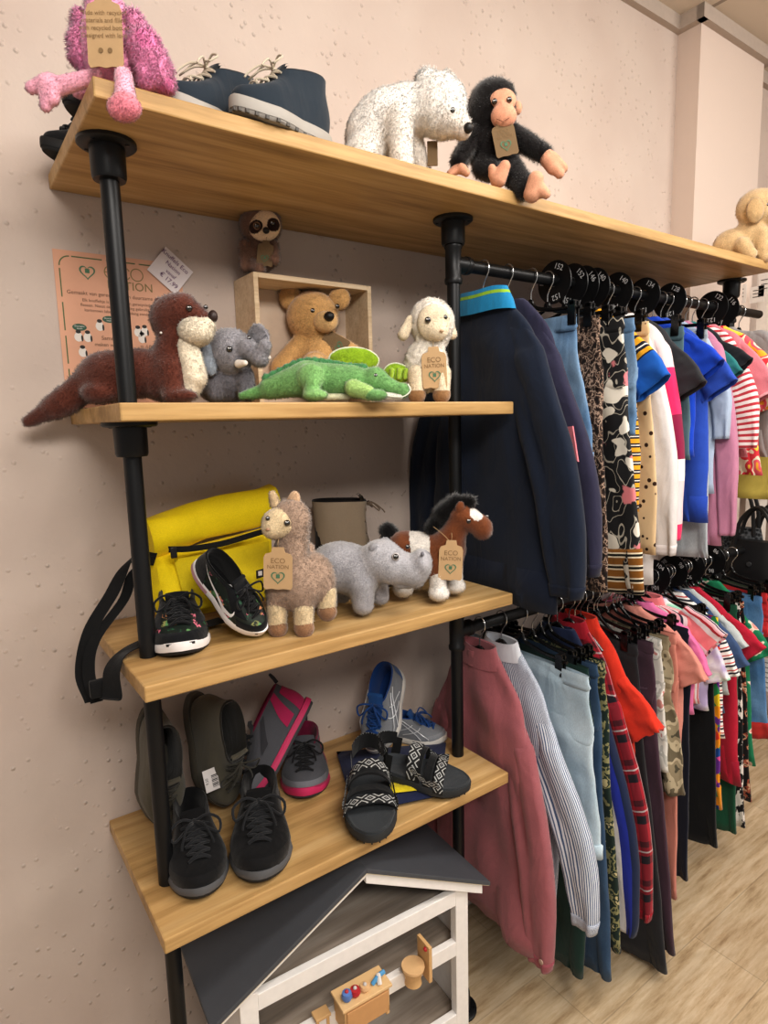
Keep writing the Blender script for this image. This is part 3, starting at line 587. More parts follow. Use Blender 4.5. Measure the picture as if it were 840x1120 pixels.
skin('tusk', [Ca(fr, (261, 398, -20), 4.5, (268, 397, -26), 3, '#e9dfd4')], t, fuzz=0, mat=SMOOTHF); skin('tusk', [Ca(fr, (289, 394, -12), 3.2, (294, 391, -18), 2.4, '#e9dfd4')], t, fuzz=0, mat=SMOOTHF)
eye(t, fr, 251, 382, -21, 3.6); eye(t, fr, 272, 370, -17, 2.6)
# -- crocodile
gc, g2, g3 = '#79ab69', '#acd07f', '#4c8a58'
A = base(350, -.325, Z2); t, fr = toy('plush_crocodile', 'green plush crocodile with a dark ridged back lying along the shelf edge', 'plush toy', A)
skin('body', [Ca(fr, (264, 433, 8), 4, (300, 425, 4), 10, '#79b36c'), Ca(fr, (296, 424, 4), 12, (336, 414, 0), 19, gc), Ca(fr, (336, 415, 0), 19, (385, 416, 0), 16.5, gc), Ca(fr, (385, 417, 0), 13, (412, 416, -4), 13, gc), Ca(fr, (412, 418, -6), 12, (437, 427, -10), 7, gc), El(fr, 441, 427, -10, 7, 8, 8, gc), El(fr, 409, 408, -6, 9, 6, 9, gc),
    El(fr, 340, 412, -17, 14, 14, 9, '#86b872'), Ca(fr, (342, 418, -20), 9, (340, 430, -22), 8, '#86b872'), El(fr, 345, 432, -26, 13, 6, 9, '#8fbf78')], t, k=.006, fuzz=10000, flen=.004)
skin('back_ridge', [El(fr, x, y, 1, 6, 5.5, 4, g3) for x, y in zip(np.arange(292, 398, 7.5), (414, 410.5, 407, 403, 399.5, 397, 396, 396, 397, 398, 399.5, 401, 402, 402.5, 403))], t, k=.002, fuzz=1500, flen=.004)
skin('front_leg', [Ca(fr, (386, 424, -16), 9, (402, 429, -20), 7.5, g2), El(fr, 411, 432, -22, 12, 6, 8, gc)], t, k=.004, fuzz=1200, flen=.0035)
skin('belly', [Ca(fr, (355, 434, -10), 4, (380, 434, -8), 3.5, '#d5d3b4')], t, fuzz=300, flen=.002)
skin('jaw', [Ca(fr, (413, 432, -12), 5, (437, 434, -14), 3.6, '#e6e2d8')], t, fuzz=300, flen=.002)
m_ = MB(); m_.tube(spl([fr.pt(x, y, d) for x, y, d in ((420, 432.5, -17), (432, 434, -19), (442, 433.5, -20), (449, 427, -19), (446, 420, -17))], 14), .0012, 6); m_.build('piping', plain('#e9ecdc', .8), t)
eye(t, fr, 411, 411, -14, 3.2, '#e2d59a')
# -- turtle behind the crocodile
A = base(398, -.235, Z2); t, fr = toy('plush_turtle', 'lime green plush turtle with white piped flippers, mostly hidden behind the crocodile', 'plush toy', A)
lg = '#98bd2c'
skin('body', [El(fr, 398, 424, 8, 34, 12, 22, '#5e8f3a')], t, fuzz=1500, flen=.003)
def piped(cx_, cy_, dd, rx, ry, ang, nm):
    a = math.radians(ang); skin(nm, [El(fr, cx_, cy_, dd, rx, ry, 5.5, lg, ang)], t, fuzz=1500, flen=.003, wav=(.0008, 180))
    P_ = []
    for q in np.linspace(0, 2*PI, 30): x, y = rx*math.cos(q), ry*math.sin(q); P_.append(fr.pt(cx_+x*math.cos(a)+y*math.sin(a), cy_-x*math.sin(a)+y*math.cos(a), dd))
    m_ = MB(); m_.tube(P_, .0026, 6); m_.build('piping', plain('#e4ead2', .85), t)
piped(387, 394, -2, 27, 13.5, -3, 'flipper'); piped(434, 409, -6, 14, 11, -12, 'flipper'); 
for x in (429, 437, 444): skin('toe', [Ca(fr, (x, 405, -12), 2.6, (x-1, 413, -12), 2.6, '#a9ca45')], t, fuzz=100, flen=.002)
# -- lamb
lc, l2, lh = '#f4ecdf', '#ecdcc0', '#9a7550'
A = base(464, -.31, Z2); t, fr = toy('plush_lamb', 'cream plush lamb with brown hooves and a kraft tag at the end of the shelf', 'plush toy', A)
skin('body', [El(fr, 466, 400, 2, 24, 29, 20, lc), El(fr, 471, 352, 2, 23, 25, 20, lc), El(fr, 472, 376, 2, 15, 14, 14, lc), El(fr, 484, 355, 2, 12, 20, 14, lc)], t, k=.01, fuzz=8000, flen=.004, wav=(.0016, 240))
for x, d in ((456, -12), (483, -12)): lg_ = skin('leg', [Ca(fr, (x, 408, d+2), 10, (x, 427, d), 9, l2)], t, fuzz=900, flen=.003); skin('hoof', [Ca(fr, (x, 431, d), 9.6, (x, 431.5, d), 9.6, lh)], t, fuzz=300, flen=.002, h=.0014)
skin('face', [El(fr, 474, 353, -14, 17, 19, 9, l2), El(fr, 479, 362, -18, 11, 10, 8, l2)], t, k=.006, fuzz=1600, flen=.0025)
skin('ear', [Ca(fr, (449, 350, -2), 5, (441, 366, -6), 6, l2)], t, fuzz=500, flen=.003); skin('ear', [Ca(fr, (492, 352, 6), 4, (495, 366, 4), 5, l2)], t, fuzz=300, flen=.003)
eye(t, fr, 468, 350, -23, 3.4); eye(t, fr, 487, 347, -19, 2.6); nose(t, fr, 483, 362, -26.5, 2.2, 1.6, '#caa98a')
swing_tag(t, fr, 475, 402, -20, 26, 43, 2)
# -- alpaca
ac, a2, ah = '#ad9482', '#e0cba6', '#8d6a4e'
A = W(320, 692, 2, Z3); t, fr = toy('plush_alpaca', 'mauve brown plush alpaca with cream face and a kraft tag on its chest', 'plush toy', A)
skin('body', [El(fr, 318, 568, 0, 21, 22, 18, ac), Ca(fr, (320, 585, 2), 17, (318, 620, 2), 19, ac), El(fr, 322, 638, 4, 29, 28, 22, ac), El(fr, 342, 632, 14, 24, 28, 24, ac), Ca(fr, (304, 640, 0), 13, (303, 665, -2), 10.5, ac), Ca(fr, (333, 645, -2), 13, (332, 665, -4), 11, ac), Ca(fr, (352, 640, 10), 13, (357, 655, 10), 10, ac), El(fr, 337, 600, 26, 7, 7, 7, ac)], t, k=.012, fuzz=12000, flen=.0055, wav=(.0008, 200))
for x, y, d in ((303, 688, -4), (332, 688, -6), (357, 670, 8)): skin('leg', [Ca(fr, (x, y-22, d), 10.8, (x, y-8, d), 10.4, a2)], t, fuzz=1000, flen=.004); skin('hoof', [Ca(fr, (x, y-2, d-1), 10.6, (x+1, y-1, d-2), 10.6, ah)], t, fuzz=300, flen=.002, h=.0016)
skin('face', [El(fr, 306, 572, -8, 19, 16.5, 14, a2), El(fr, 299, 578, -12, 12, 11, 12, a2)], t, k=.006, fuzz=1800, flen=.003)
skin('ear', [Ca(fr, (301, 551, -2), 5.5, (298, 541, -3), 4, '#d9bf9a')], t, fuzz=400, flen=.004); e_ = skin('ear', [El(fr, 321, 549, 0, 7, 12, 4, '#dcb997', -12)], t, fuzz=500, flen=.003)
eye(t, fr, 314, 572, -21, 3.4); eye(t, fr, 293, 567, -19, 2.6); nose(t, fr, 293, 579, -24, 2.4, 1.6, '#b28e74')
swing_tag(t, fr, 304, 622, -24, 30, 45, -3)
# -- hippo
hc, h2 = '#a5a4a9', '#b5b4b9'
A = W(392, 672, 2, Z3); t, fr = toy('plush_hippo', 'grey plush hippo with a broad snout between the alpaca and the horse', 'plush toy', A)
skin('body', [El(fr, 372, 620, 12, 36, 28, 30, hc), El(fr, 392, 626, 6, 26, 28, 27, hc), Ca(fr, (396, 640, -10), 14, (397, 661, -12), 11.5, hc), Ca(fr, (412, 635, 22), 12, (416, 652, 22), 10, hc), Ca(fr, (356, 636, 8), 13, (358, 658, 8), 11, hc), Ca(fr, (372, 630, 34), 12, (374, 650, 34), 10, hc),
    El(fr, 417, 612, -2, 24, 22, 22, h2), Ca(fr, (430, 620, -6), 19, (452, 624, -10), 17, h2), El(fr, 461, 615, -12, 11, 14, 17, h2)], t, k=.010, fuzz=13000, flen=.004)
for x, y, d in ((410, 601, -14), (421, 594, 6)): skin('ear', [El(fr, x, y, d, 6.5, 6.5, 4, hc)], t, fuzz=300, flen=.003)
skin('jaw', [Ca(fr, (438, 634, -8), 10, (456, 634, -12), 8.5, hc)], t, fuzz=800, flen=.003)
eye(t, fr, 433, 609, -23, 3.4, '#c9c4c4'); eye(t, fr, 446, 598, 6, 2.6)
for x, d in ((462, -26), (468, -14)): nose(t, fr, x, 606, d, 2, 2.6, '#77777f', 'nostril')
# -- horse
rc, r2 = '#7b4628', '#e9e4dd'
A = W(482, 656, 2, Z3); t, fr = toy('plush_horse', 'chestnut plush horse with black mane, white saddle band and kraft tag', 'plush toy', A)
skin('body', [Ca(fr, (442, 600, 14), 20, (482, 604, 4), 20, rc), El(fr, 489, 600, 0, 20, 22, 18, rc), Ca(fr, (492, 592, -2), 15, (504, 566, -6), 12.5, rc), Ca(fr, (506, 563, -8), 13, (524, 574, -16), 11, rc), El(fr, 528, 579, -18, 10, 11, 11, rc), Ca(fr, (478, 615, -10), 11, (478, 628, -12), 9, rc), Ca(fr, (496, 612, 12), 11, (497, 624, 12), 9, rc), Ca(fr, (440, 612, 8), 12, (440, 626, 6), 9, rc)], t, k=.01, fuzz=9000, flen=.004,
    paint=[El(fr, 459, 594, 0, 11, 30, 34, r2, 4), El(fr, 522, 561, -24, 7.5, 8, 14, r2, 20)])
for x, y, d in ((479, 648, -13), (497, 640, 11), (440, 644, 6), (452, 636, 30)): skin('leg', [Ca(fr, (x, y-18, d), 9, (x, y-2, d-2), 9.2, r2), El(fr, x+1, y+1, d-4, 11, 8, 11, r2)], t, k=.005, fuzz=900, flen=.004)
skin('mane', [Ca(fr, (472, 577, 4), 6, (486, 562, 0), 9, '#120f0f'), Ca(fr, (484, 562, -2), 9, (498, 550, -5), 8, '#120f0f'), Ca(fr, (498, 549, -6), 7, (515, 548, -12), 5, '#120f0f')], t, k=.004, fuzz=3500, flen=.010)
skin('tail', [Ca(fr, (432, 590, 18), 9, (424, 580, 22), 8, '#120f0f'), Ca(fr, (424, 580, 22), 8, (426, 604, 24), 7, '#120f0f')], t, k=.004, fuzz=1500, flen=.008)
skin('ear', [El(fr, 503, 556, -16, 5, 7.5, 4, rc, -10)], t, fuzz=300, flen=.003); skin('ear', [El(fr, 516, 551, -4, 4, 6, 3.5, rc)], t, fuzz=200, flen=.003)
eye(t, fr, 513, 570, -20.5, 3.4, '#d9b08a')
eye(t, fr, 533, 565, -12, 2.4)
swing_tag(t, fr, 493, 613, -22, 25, 43, -3)
m_ = MB(); m_.tube(spl([fr.pt(474, 576, -12), fr.pt(484, 584, -19), fr.pt(492, 592, -22)], 8), .0006, 5); m_.build('string', plain('#b49a72', .9), t)
# ------------------------------------------------------------------ footwear
LOW = [(.02, .99, .085, .08, 1.0), (.005, .985, .13, .12, 1.03), (.0, .96, .18, .165, 1.01), (.005, .89, .225, .205, .97), (.015, .79, .27, .245, .91), (.022, .69, .31, .285, .86), (.028, .60, .35, .32, .83), (.03, .53, .385, .35, .81)]
MIDB = [(.03, .985, .12, .12, 1.0), (.01, .98, .18, .17, 1.0), (.0, .95, .25, .22, .97), (.01, .88, .32, .255, .94), (.03, .76, .39, .31, .88), (.045, .66, .45, .36, .84), (.045, .60, .50, .41, .82), (.04, .575, .56, .47, .82)]
TALL = [(.03, .985, .12, .12, 1.0), (.01, .98, .18, .17, 1.0), (.0, .95, .25, .22, .97), (.01, .86, .34, .27, .9), (.03, .70, .44, .36, .84), (.03, .62, .6, .55, .84), (.02, .60, .8, .78, .90), (.0, .62, 1.02, 1.0, .98)]
def shoe(name, label, group, toe, heel, up, prof=LOW, wid=1., upper='#222', sole='#eee', mid=None, lining='#111', lace='#111', tongue=None, capc=None, heelc=None, soleh=.085, tread=None,
         patches=(), side=None, loop=False, bow=True, rows=5, cat='shoe', roll=0, mirror=1, lacew=.011, foam=None, lugs=False, uppermat=None, insole=None):
    toe, heel = np.asarray(toe, float), np.asarray(heel, float); L = np.linalg.norm(toe-heel); X = (toe-heel)/L
    Z = nrm(np.asarray(up, float)-X*(np.asarray(up)@X)); Y = np.cross(Z, X)*mirror
    if roll: a = math.radians(roll); Y, Z = Y*math.cos(a)+Z*math.sin(a), -Y*math.sin(a)+Z*math.cos(a)
    P = lambda x, y, z: heel+L*(X*x+Y*y+Z*z)
    t = thing(name, label, cat, (toe+heel)/2, 0, group)
    tab = np.array(prof); K = len(tab)-1
    def hw(x): return wid*np.interp(x, [0, .12, .4, .7, .9, 1], [.125, .138, .128, .182, .16, .12])
    def ring(x0, x1, zh, zt, ws, th, pw=1.35, zpow=1.6):
        cx_ = np.cos(th); tt = (1+cx_)/2; x = x0+(x1-x0)*tt; y = np.sign(np.sin(th))*np.abs(np.sin(th))**.72*hw(x)*ws; z = zh+(zt-zh)*tt**zpow
        y = y + .018*np.sin(PI*np.clip(x, 0, 1)*1.0)*(x > .5)*0 - .02*np.clip(x-.6, 0, 1)
        spring = .05*np.clip((x-.72)/.28, 0, 1)**2; return x, y, z+spring*np.clip(1.6-zt*3, 0, 1)
    def Sf(s, th, off=0.):
        q = s*K; r = [np.interp(q, range(K+1), tab[:, j]) for j in range(5)]
        x, y, z = ring(*r, np.asarray(th)); n_ = np.array([np.cos(th), np.sin(th)])*off; return P_(x+n_[0]*.6, y+n_[1], z+off*.9*s)
    P_ = lambda x, y, z: heel+L*(np.multiply.outer(x, X)+np.multiply.outer(y, Y)+np.multiply.outer(z, Z))
    n = 36; th = np.linspace(0, 2*PI, n, endpoint=False)
    # sole
    def rings(zs, sc, x0=0., x1=1.):
        G = []
        for z, s_ in zip(zs, sc): x, y, zz = ring(x0+.02*(1-s_)*4, x1-.02*(1-s_)*4, z, z, s_, th); G.append(P_(x, y, zz))
        return G
    MB().grid(rings([0, .012, .03], [.95, 1.02, 1.03]), True, True, True).build('outsole', plain(tread or sole, .7), t)
    MB().grid(rings([.028, .05, soleh, soleh+.02], [1.05, 1.07, 1.05, .99], -.012, 1.008), True, True, True).build('midsole', plain(mid or sole, .6), t)
    if foam:
        MB().grid([P_(*ring(-.018, 1.01, z, z, s_, th[(th > 1.9) & (th < 4.4)])) for z, s_ in ((.035, 1.09), (soleh*.9, 1.09))], False).build('sole_accent', plain(foam, .6), t)
    # upper with collar and lining
    S_ = np.linspace(0, 1, 20); G = [Sf(s, th) for s in S_]; UVs = [[(a/6.28*.5, s*.2) for a in th] for s in S_]
    lip = [Sf(1, th, -.004), ]
    um = uppermat or cloth(upper, .85, 1200)
    MB().grid(G, True, uv=np.array(UVs)).build('upper', um, t)
    r = list(tab[-1]); C0 = []
    for dz, s_, dx in ((.0, 1.0, 0), (.014, .93, .012), (.0, .84, .022), (-.08, .8, .025), (min(.15-r[2], -.12), .8, .02)):
        x, y, z = ring(r[0]+dx, r[1]-dx, r[2]+dz, r[3]+dz, r[4]*s_, th); C0.append(P_(x, y, z))
    MB().grid(C0, True, False, True).build('lining', cloth(lining, .95, 900), t)
    if insole: c = .5*(r[0]+r[1]); MB().ball(P(c+.02, 0, r[2]-.13), np.array([.12, .05, .006])*L, np.array([X, Y, Z])).build('insole', plain(insole, .7), t)
    if lugs:
        m_ = MB()
        for k in range(30): a = 2*PI*(k+.5)/30; x_, y_, z_ = ring(.0, 1., 0, 0, 1.0, np.array([a])); m_.box(P(x_[0], y_[0], z_[0]+.012), (.030*L, .022*L, .028*L), np.array([X, Y, Z]))
        m_.build('tread_lugs', plain('#5d5a57', .8), t, smooth=False)
    # overlays following the upper
    def patch(s0, s1, t0, t1, col, nm, off=.006, m_=None):
        g = [[Sf(s, a, off) for a in np.linspace(t0, t1, 16)] for s in np.linspace(s0, s1, 8)]
        return MB().grid(g, False).build(nm, m_ or cloth(col, .8, 1500), t)
    if capc: patch(0, .30, -.95, .95, capc, 'toe_cap')
    if heelc: patch(0, .78, PI-.75, PI+.75, heelc, 'heel_counter')
    for q in patches: patch(*q[:4], q[4], q[5], .008 if len(q) < 7 else q[6])
    if side == 'tick':
        for sg in (1, -1):
            pts = [(.88, 2.25, .015), (.62, 2.05, .05), (.36, 1.72, .10), (.22, 1.42, .13), (.30, 1.18, .07), (.50, .98, .02)]; mb = MB(); A_, B_ = [], []
            for s, a, w in [(np.interp(u, range(6), [p[0] for p in pts]), np.interp(u, range(6), [p[1] for p in pts]), np.interp(u, range(6), [p[2] for p in pts])) for u in np.linspace(0, 5, 24)]:
                A_.append(Sf(min(1, s+w*.6), a*sg, .012)); B_.append(Sf(max(0, s-w*.6), a*sg, .012))
            mb.grid([A_, B_], False).build('side_emblem', plain('#eceaea', .4), t)
    if side == 'bars':
        for sg in (1, -1):
            mb = MB()
            for (s0, a0), (s1, a1) in (((.15, .95), (.85, 1.35)), ((.12, 1.2), (.85, 1.6)), ((.62, .8), (.2, 1.75)), ((.72, 1.0), (.3, 1.95))):
                mb.tube([Sf(np.interp(u, [0, 1], [s0, s1]), sg*np.interp(u, [0, 1], [a0, a1]), .010) for u in np.linspace(0, 1, 9)], .0065*L, 6)
            mb.build('side_emblem', plain('#dfe2e6', .35, .2), t)
    # tongue, laces
    V = lambda s: np.array([np.interp(s*K, range(K+1), tab[:, 1]), np.interp(s*K, range(K+1), tab[:, 3])])
    ts, te = .5, 1.0; g = []
    for u in np.linspace(0, 1, 9):
        s = ts+(te-ts)*u; x, z = V(s); ex = .0 if u < 1 else 0; lift = .012+.012*u
        g.append([P(x-.02-.01*u-abs(w)*.1, w*wid, z+lift-w*w*1.6) for w in np.linspace(-.07, .07, 7)])
    x, z = V(1.); g.append([P(x-.06, w*wid, z+.075-w*w*2) for w in np.linspace(-.075, .075, 7)]); g.append([P(x-.085, w*wid, z+.085-w*w*2) for w in np.linspace(-.07, .07, 7)])
    g2 = [[p-L*(X*.012+Z*.012) for p in row] for row in g]
    MB().grid(g, False).grid(g2, False).build('tongue', cloth(tongue or upper, .9, 900), t)
    if lace:
        LM = cloth(lace, .9, 1500); lr = lacew*L
        def lp(s, w, lift=.035): x, z = V(s); return P(x-abs(w)*.25, w*wid, z+lift-w*w*2.2)
        R_ = np.linspace(.50, .93, rows)
        for k, s in enumerate(R_):
            w = .062+.004*k; m_ = MB(); m_.tube(spl([lp(s, -w, .02), lp(s+.01, -w*.5), lp(s+.015, 0, .04), lp(s+.01, w*.5), lp(s, w, .02)], 11), lr, 6)
            if k < rows-1:
                s2 = R_[k+1]; m_.tube(spl([lp(s, -w, .022), lp((s+s2)/2, 0, .052), lp(s2, w, .022)], 7), lr, 6); m_.tube(spl([lp(s, w, .022), lp((s+s2)/2, 0, .045), lp(s2, -w, .022)], 7), lr, 6)
            m_.build('lace', LM, t)
        if bow:
            k0 = lp(.93, 0, .06); m_ = MB(); m_.ball(k0, lr*2.2)
            for sg in (-1, 1):
                m_.tube(spl([k0, k0+L*(Y*sg*.10+Z*.05+X*.02), k0+L*(Y*sg*.19+Z*.0+X*.05), k0+L*(Y*sg*.17-Z*.06+X*.12), k0+L*(Y*sg*.07-Z*.01+X*.07), k0], 18), lr*.95, 6)
                m_.tube(spl([k0, k0+L*(Y*sg*.06+Z*.02+X*.08), k0+L*(Y*sg*.11-Z*.05+X*.17), k0+L*(Y*sg*.12-Z*.09+X*.2)], 12), lr*.95, 6)
            m_.build('bow', LM, t)
    if loop:
        q = P(.02, 0, tab[-1][2]); m_ = MB(); m_.tube(spl([q+L*Y*.02, q+L*(Y*.018+Z*.06-X*.02), q+L*(Z*.10-X*.03), q+L*(-Y*.018+Z*.06-X*.02), q-L*Y*.02], 14), .012*L, 6); m_.build('heel_loop', cloth(loop if isinstance(loop, str) else upper), t)
    t['_'] = 0; del t['_']; return t, P, Sf, L
def S(px, py, z): return W(px, py, 2, z)
U = vec(0, 0, 1)
ZT = Z1+TH
# navy ankle boots, beige laces
NB = dict(prof=MIDB, upper='#2c3742', sole='#8f8a84', mid='#a7a29b', lining='#1c2026', lace='#d8cdb8', wid=1.12, soleh=.10, cat='boot', rows=4, lacew=.009, tongue='#222b36', lugs=True)
ta, tb = vec(.155, -.375, ZT), vec(.342, -.338, ZT)
shoe('ankle_boot', 'navy leather ankle boot nearest the polar bear, with beige laces and notched sole', 'navy boots', ta, tb, U, **NB)
shoe('ankle_boot', 'navy leather ankle boot behind its pair, nearest the flamingo', 'navy boots', vec(.07, -.335, ZT), vec(.25, -.262, ZT), U, **NB)
# black shoes whose toes poke past the end of the long board
BS = dict(upper='#15171b', sole='#101113', lining='#0d0d0e', lace='#1b1d22', wid=1.0)
shoe('black_shoe', 'black shoe with its rounded toe poking past the board end beside the wall', 'black shoes under the flamingo', vec(-.062, -.085, ZT), vec(.125, -.075, ZT), U, **BS)
shoe('black_shoe', 'black shoe behind the flamingo with its toe at the board end', 'black shoes under the flamingo', vec(-.055, -.265, ZT), vec(.125, -.23, ZT), U, **BS)
# floral sneakers
def floral():
    t = NT('jungle_print'); co = t.coord(); v = t.vor(co, 75); sp = t.n.new('ShaderNodeSeparateColor'); t.ln(v.outputs['Color'], sp.inputs[0])
    n = t.noise(co, 120, 3); c = t.ramp(sp.outputs[0], [(0, '#12201a'), (.3, '#2c5a41'), (.45, '#5f8f5a'), (.55, '#16201c'), (.7, '#8a8b55'), (.78, '#d9778c'), (.86, '#e8a070'), (.92, '#1a2a22')], 'CONSTANT')
    c = t.mix(t.ramp(n, [(.45, (0, 0, 0, 1)), (.55, (1, 1, 1, 1))]), c, lin('#152019')); return t.out(c, .6)
FL = floral()
FS = dict(upper='#14161a', sole='#17181a', mid='#e9e6e6', lining='#0e0e10', lace='#141518', tread='#1a1b1d', wid=1.02, rows=5, cat='shoe')
def floral_shoe(label, toe, heel, up, **k):
    t, P, Sf, L = shoe('floral_sneaker', label, 'black floral sneakers', toe, heel, up, uppermat=FL, **{**FS, **k})
    for nm, a in (('toe_cap', (0, .36, -1.0, 1.0)), ('heel_counter', (0, 1., PI-1.0, PI+1.0)), ('eyestay', (.45, 1., .55, 1.15)), ('eyestay', (.45, 1., -1.15, -.55)), ('collar_band', (.86, 1., .5, 2*PI-.5))):
        g = [[Sf(s, q, .007) for q in np.linspace(a[2], a[3], 18)] for s in np.linspace(a[0], a[1], 8)]; MB().grid(g, False).build(nm, cloth('#15171b', .95, 1500), t)
    g = [[Sf(s, q, .014+.01) for q in np.linspace(-.42, .42, 10)] for s in (-.0, .07)]; MB().grid(g, False).build('toe_bumper', plain('#15171a', .5), t)
    return t
floral_shoe('floral black sneaker standing flat, toe forward, next to the pipe post', S(200, 722, Z3), vec(.095, -.115, Z3), U, mirror=1, wid=1.38)
a3, b3 = W(284, 700, 1, -.285), W(212, 618, 1, -.20); up3 = RH*.62+UP*.55-FH*.62
floral_shoe('floral black sneaker propped up on its pair, white tick on its side', a3+vec(0, 0, .008), b3, up3, side='tick', foam='#c79aa5', soleh=.10, wid=1.15)
# beige lace-up boot behind the hippo
TB = dict(prof=TALL, upper='#9c8b76', sole='#6d6152', lining='#181514', lace='#7d6b5a', rows=6, cat='boot', wid=1.35, lacew=.008, soleh=.07)
A4 = W(385, 650, 2, Z3); 
shoe('lace_up_boot', 'tall beige lace-up boot standing behind the hippo', None, vec(A4[0]+.145, -.145, Z3), vec(A4[0]-.045, -.07, Z3), U, **TB)
# olive ankle shoes leaning on the wall
OL = dict(prof=MIDB, upper='#5f5a4c', sole='#4b463c', lining='#2c2924', lace='#3a372f', wid=1.1, rows=4, lacew=.008)
o1 = W(178, 900, 1, -.085); o1[2] = Z4+.012; o2 = W(240, 882, 1, -.10); o2[2] = Z4+.012
shoe('canvas_shoe', 'olive shoe leaning upright on the wall behind the pipe post', 'olive shoes', o1, o1+vec(.0, .035, .235), vec(-.05, -1, .15), bow=False, **OL)
t, P, Sf, L = shoe('canvas_shoe', 'olive shoe with a white price label, leaning upright on the wall', 'olive shoes', o2, o2+vec(-.03, .05, .235), vec(.25, -1, .15), **OL)
Pc = W(231, 853, 1, -.165); m_ = MB(); ex_, ey_ = nrm(vec(.95, -.1, .12)), nrm(vec(-.1, .1, 1)); nz_ = nrm(np.cross(ex_, ey_))
g = MB().box(Pc, (.028, .046, .001), np.array([ex_, ey_, nz_])).build('price_label', plain('#e8e2df', .7), t, smooth=False)
for k in range(9): m_.box(Pc+nz_*.0008+ex_*.007+ey_*(-.016+.003*k), (.012, .0008+.0007*(k % 3), .0003), np.array([ex_, ey_, nz_]))
text_mb(m_, '9,50', Pc+nz_*.0009-ex_*.006, ey_, -ex_, .008); m_.build('print', plain('#3c3838', .8), g, smooth=False)
# pink and grey running shoes
PK = dict(upper='#55565c', sole='#c02a5f', mid='#c42c62', tread='#3b3a3e', lining='#7c1d40', lace='#1d1d20', capc='#77787f', loop='#3c3a3e', heelc='#b1285a')
p1 = W(279, 852, 1, -.165); p1[2] = Z4+.012; p2 = W(342, 768, 1, -.10)
shoe('running_shoe', 'grey and pink running shoe tilted up with its heel loop in the air', 'grey and pink running shoes', p1, p2, -RH*.85+UP*.45-FH*.12, wid=.85, soleh=.06, patches=[(.1, .95, 1.9, 2.2, '#b1285a', 'side_strap'), (.1, .95, -2.2, -1.9, '#b1285a', 'side_strap'), (.35, .9, 1.15, 1.4, '#3a3a3f', 'side_strap'), (.35, .9, -1.4, -1.15, '#3a3a3f', 'side_strap')], **PK)
shoe('running_shoe', 'grey and pink running shoe standing flat with its toe forward', 'grey and pink running shoes', S(334, 878, Z4), vec(.415, -.012, Z4+.0), U, wid=1.45, patches=[(.0, .12, -1.0, 1.0, '#b1285a', 'toe_bumper', .014), (.35, .9, 1.15, 1.5, '#b1285a', 'side_strap'), (.35, .9, -1.5, -1.15, '#b1285a', 'side_strap')], **PK)
# black running shoes, toes to the room
BR = dict(patches=[(.0, .45, 2.15, 2.5, '#cfd4d6', 'heel_reflector'), (.0, .45, -2.5, -2.15, '#cfd4d6', 'heel_reflector')], upper='#0d0d0f', sole='#2b2c2f', mid='#c9cacc', tread='#1e1f21', lining='#121214', lace='#232427', capc='#121214', wid=1.32, rows=6, soleh=.065)
BR['mid'] = '#5b5c5f'
shoe('running_shoe', 'black running shoe beside the pipe post, laces tied in a bow', 'black running shoes', S(224, 988, Z4), vec(.085, -.125, Z4), U, **BR)
shoe('running_shoe', 'black running shoe with green insole mark, nearer the middle of the shelf', 'black running shoes', S(286, 972, Z4), vec(.232, -.150, Z4), U, insole='#a7bf6a', **BR)
# blue and silver running shoes
BL = dict(upper='#8b8f95', sole='#c9c6c0', mid='#d5d2cc', tread='#8f9298', lining='#1f4685', lace='#1f4c8e', capc='#9b9fa5', wid=1.3, side='bars', tongue='#2a5a9a')
b1 = W(412, 822, 1, -.150); b1[2] = Z4+.01; b2 = W(436, 735, 1, -.075)
shoe('running_shoe', 'silver running shoe with blue lining leaning toe-down against the wall', 'silver and blue running shoes', b1, b2, -RH*.45-FH*.8+UP*.35, heelc='#3c5f95', **BL)
shoe('running_shoe', 'silver running shoe with blue laces lying flat next to the rear pipe post', 'silver and blue running shoes', S(490, 812, Z4)+vec(-.005, -.0, 0), W(415, 790, 1, -.06)*vec(1, 1, 0)+vec(0, 0, Z4), U, **BL)
# folded navy and yellow pouch
def pillow(mb, P4, th, nrm_, nu=22, nv=16, wob=.004, seed=0, pw=.45):
    "puffed fabric panel between four corners"
    P4 = np.asarray(P4, float); rg = np.random.default_rng(seed); ph = rg.random(6)*6
    for sg in (1, -1):
        g = []
        for v in np.linspace(0, 1, nv):
            row = []
            for u in np.linspace(0, 1, nu):
                p = (P4[0]*(1-u)+P4[1]*u)*(1-v)+(P4[3]*(1-u)+P4[2]*u)*v; b = (max(0, 4*u*(1-u))*max(0, 4*v*(1-v)))**pw
                w = wob*(math.sin(9*u+ph[0]+4*v)+math.sin(13*v+ph[1]+3*u)*.6+math.sin(23*u-11*v+ph[2])*.35); row.append(p+nrm_*(sg*th/2*b+w*b))
            g.append(row)
        mb.grid(g, False)
    return mb
t = thing('fabric_pouch', 'folded navy and yellow fabric pouch lying under the sandals', 'pouch', S(430, 860, Z4))
q = [S(374, 886, Z4+.008), S(402, 876, Z4+.008), S(497, 842, Z4+.008), S(462, 818, Z4+.008)]
c1 = [S(388, 890, Z4+.009), S(482, 870, Z4+.009), S(488, 812, Z4+.009), S(368, 822, Z4+.009)]
pillow(MB(), c1, .016, U, seed=3, wob=.0015).build('pouch_body', cloth('#222a4c'), t)
c2 = [S(424, 868, Z4+.018), S(460, 864, Z4+.018), S(462, 850, Z4+.018), S(424, 856, Z4+.018)]
pillow(MB(), c2, .010, U, seed=4, wob=.001).build('yellow_panel', cloth('#e3cf2a'), t)
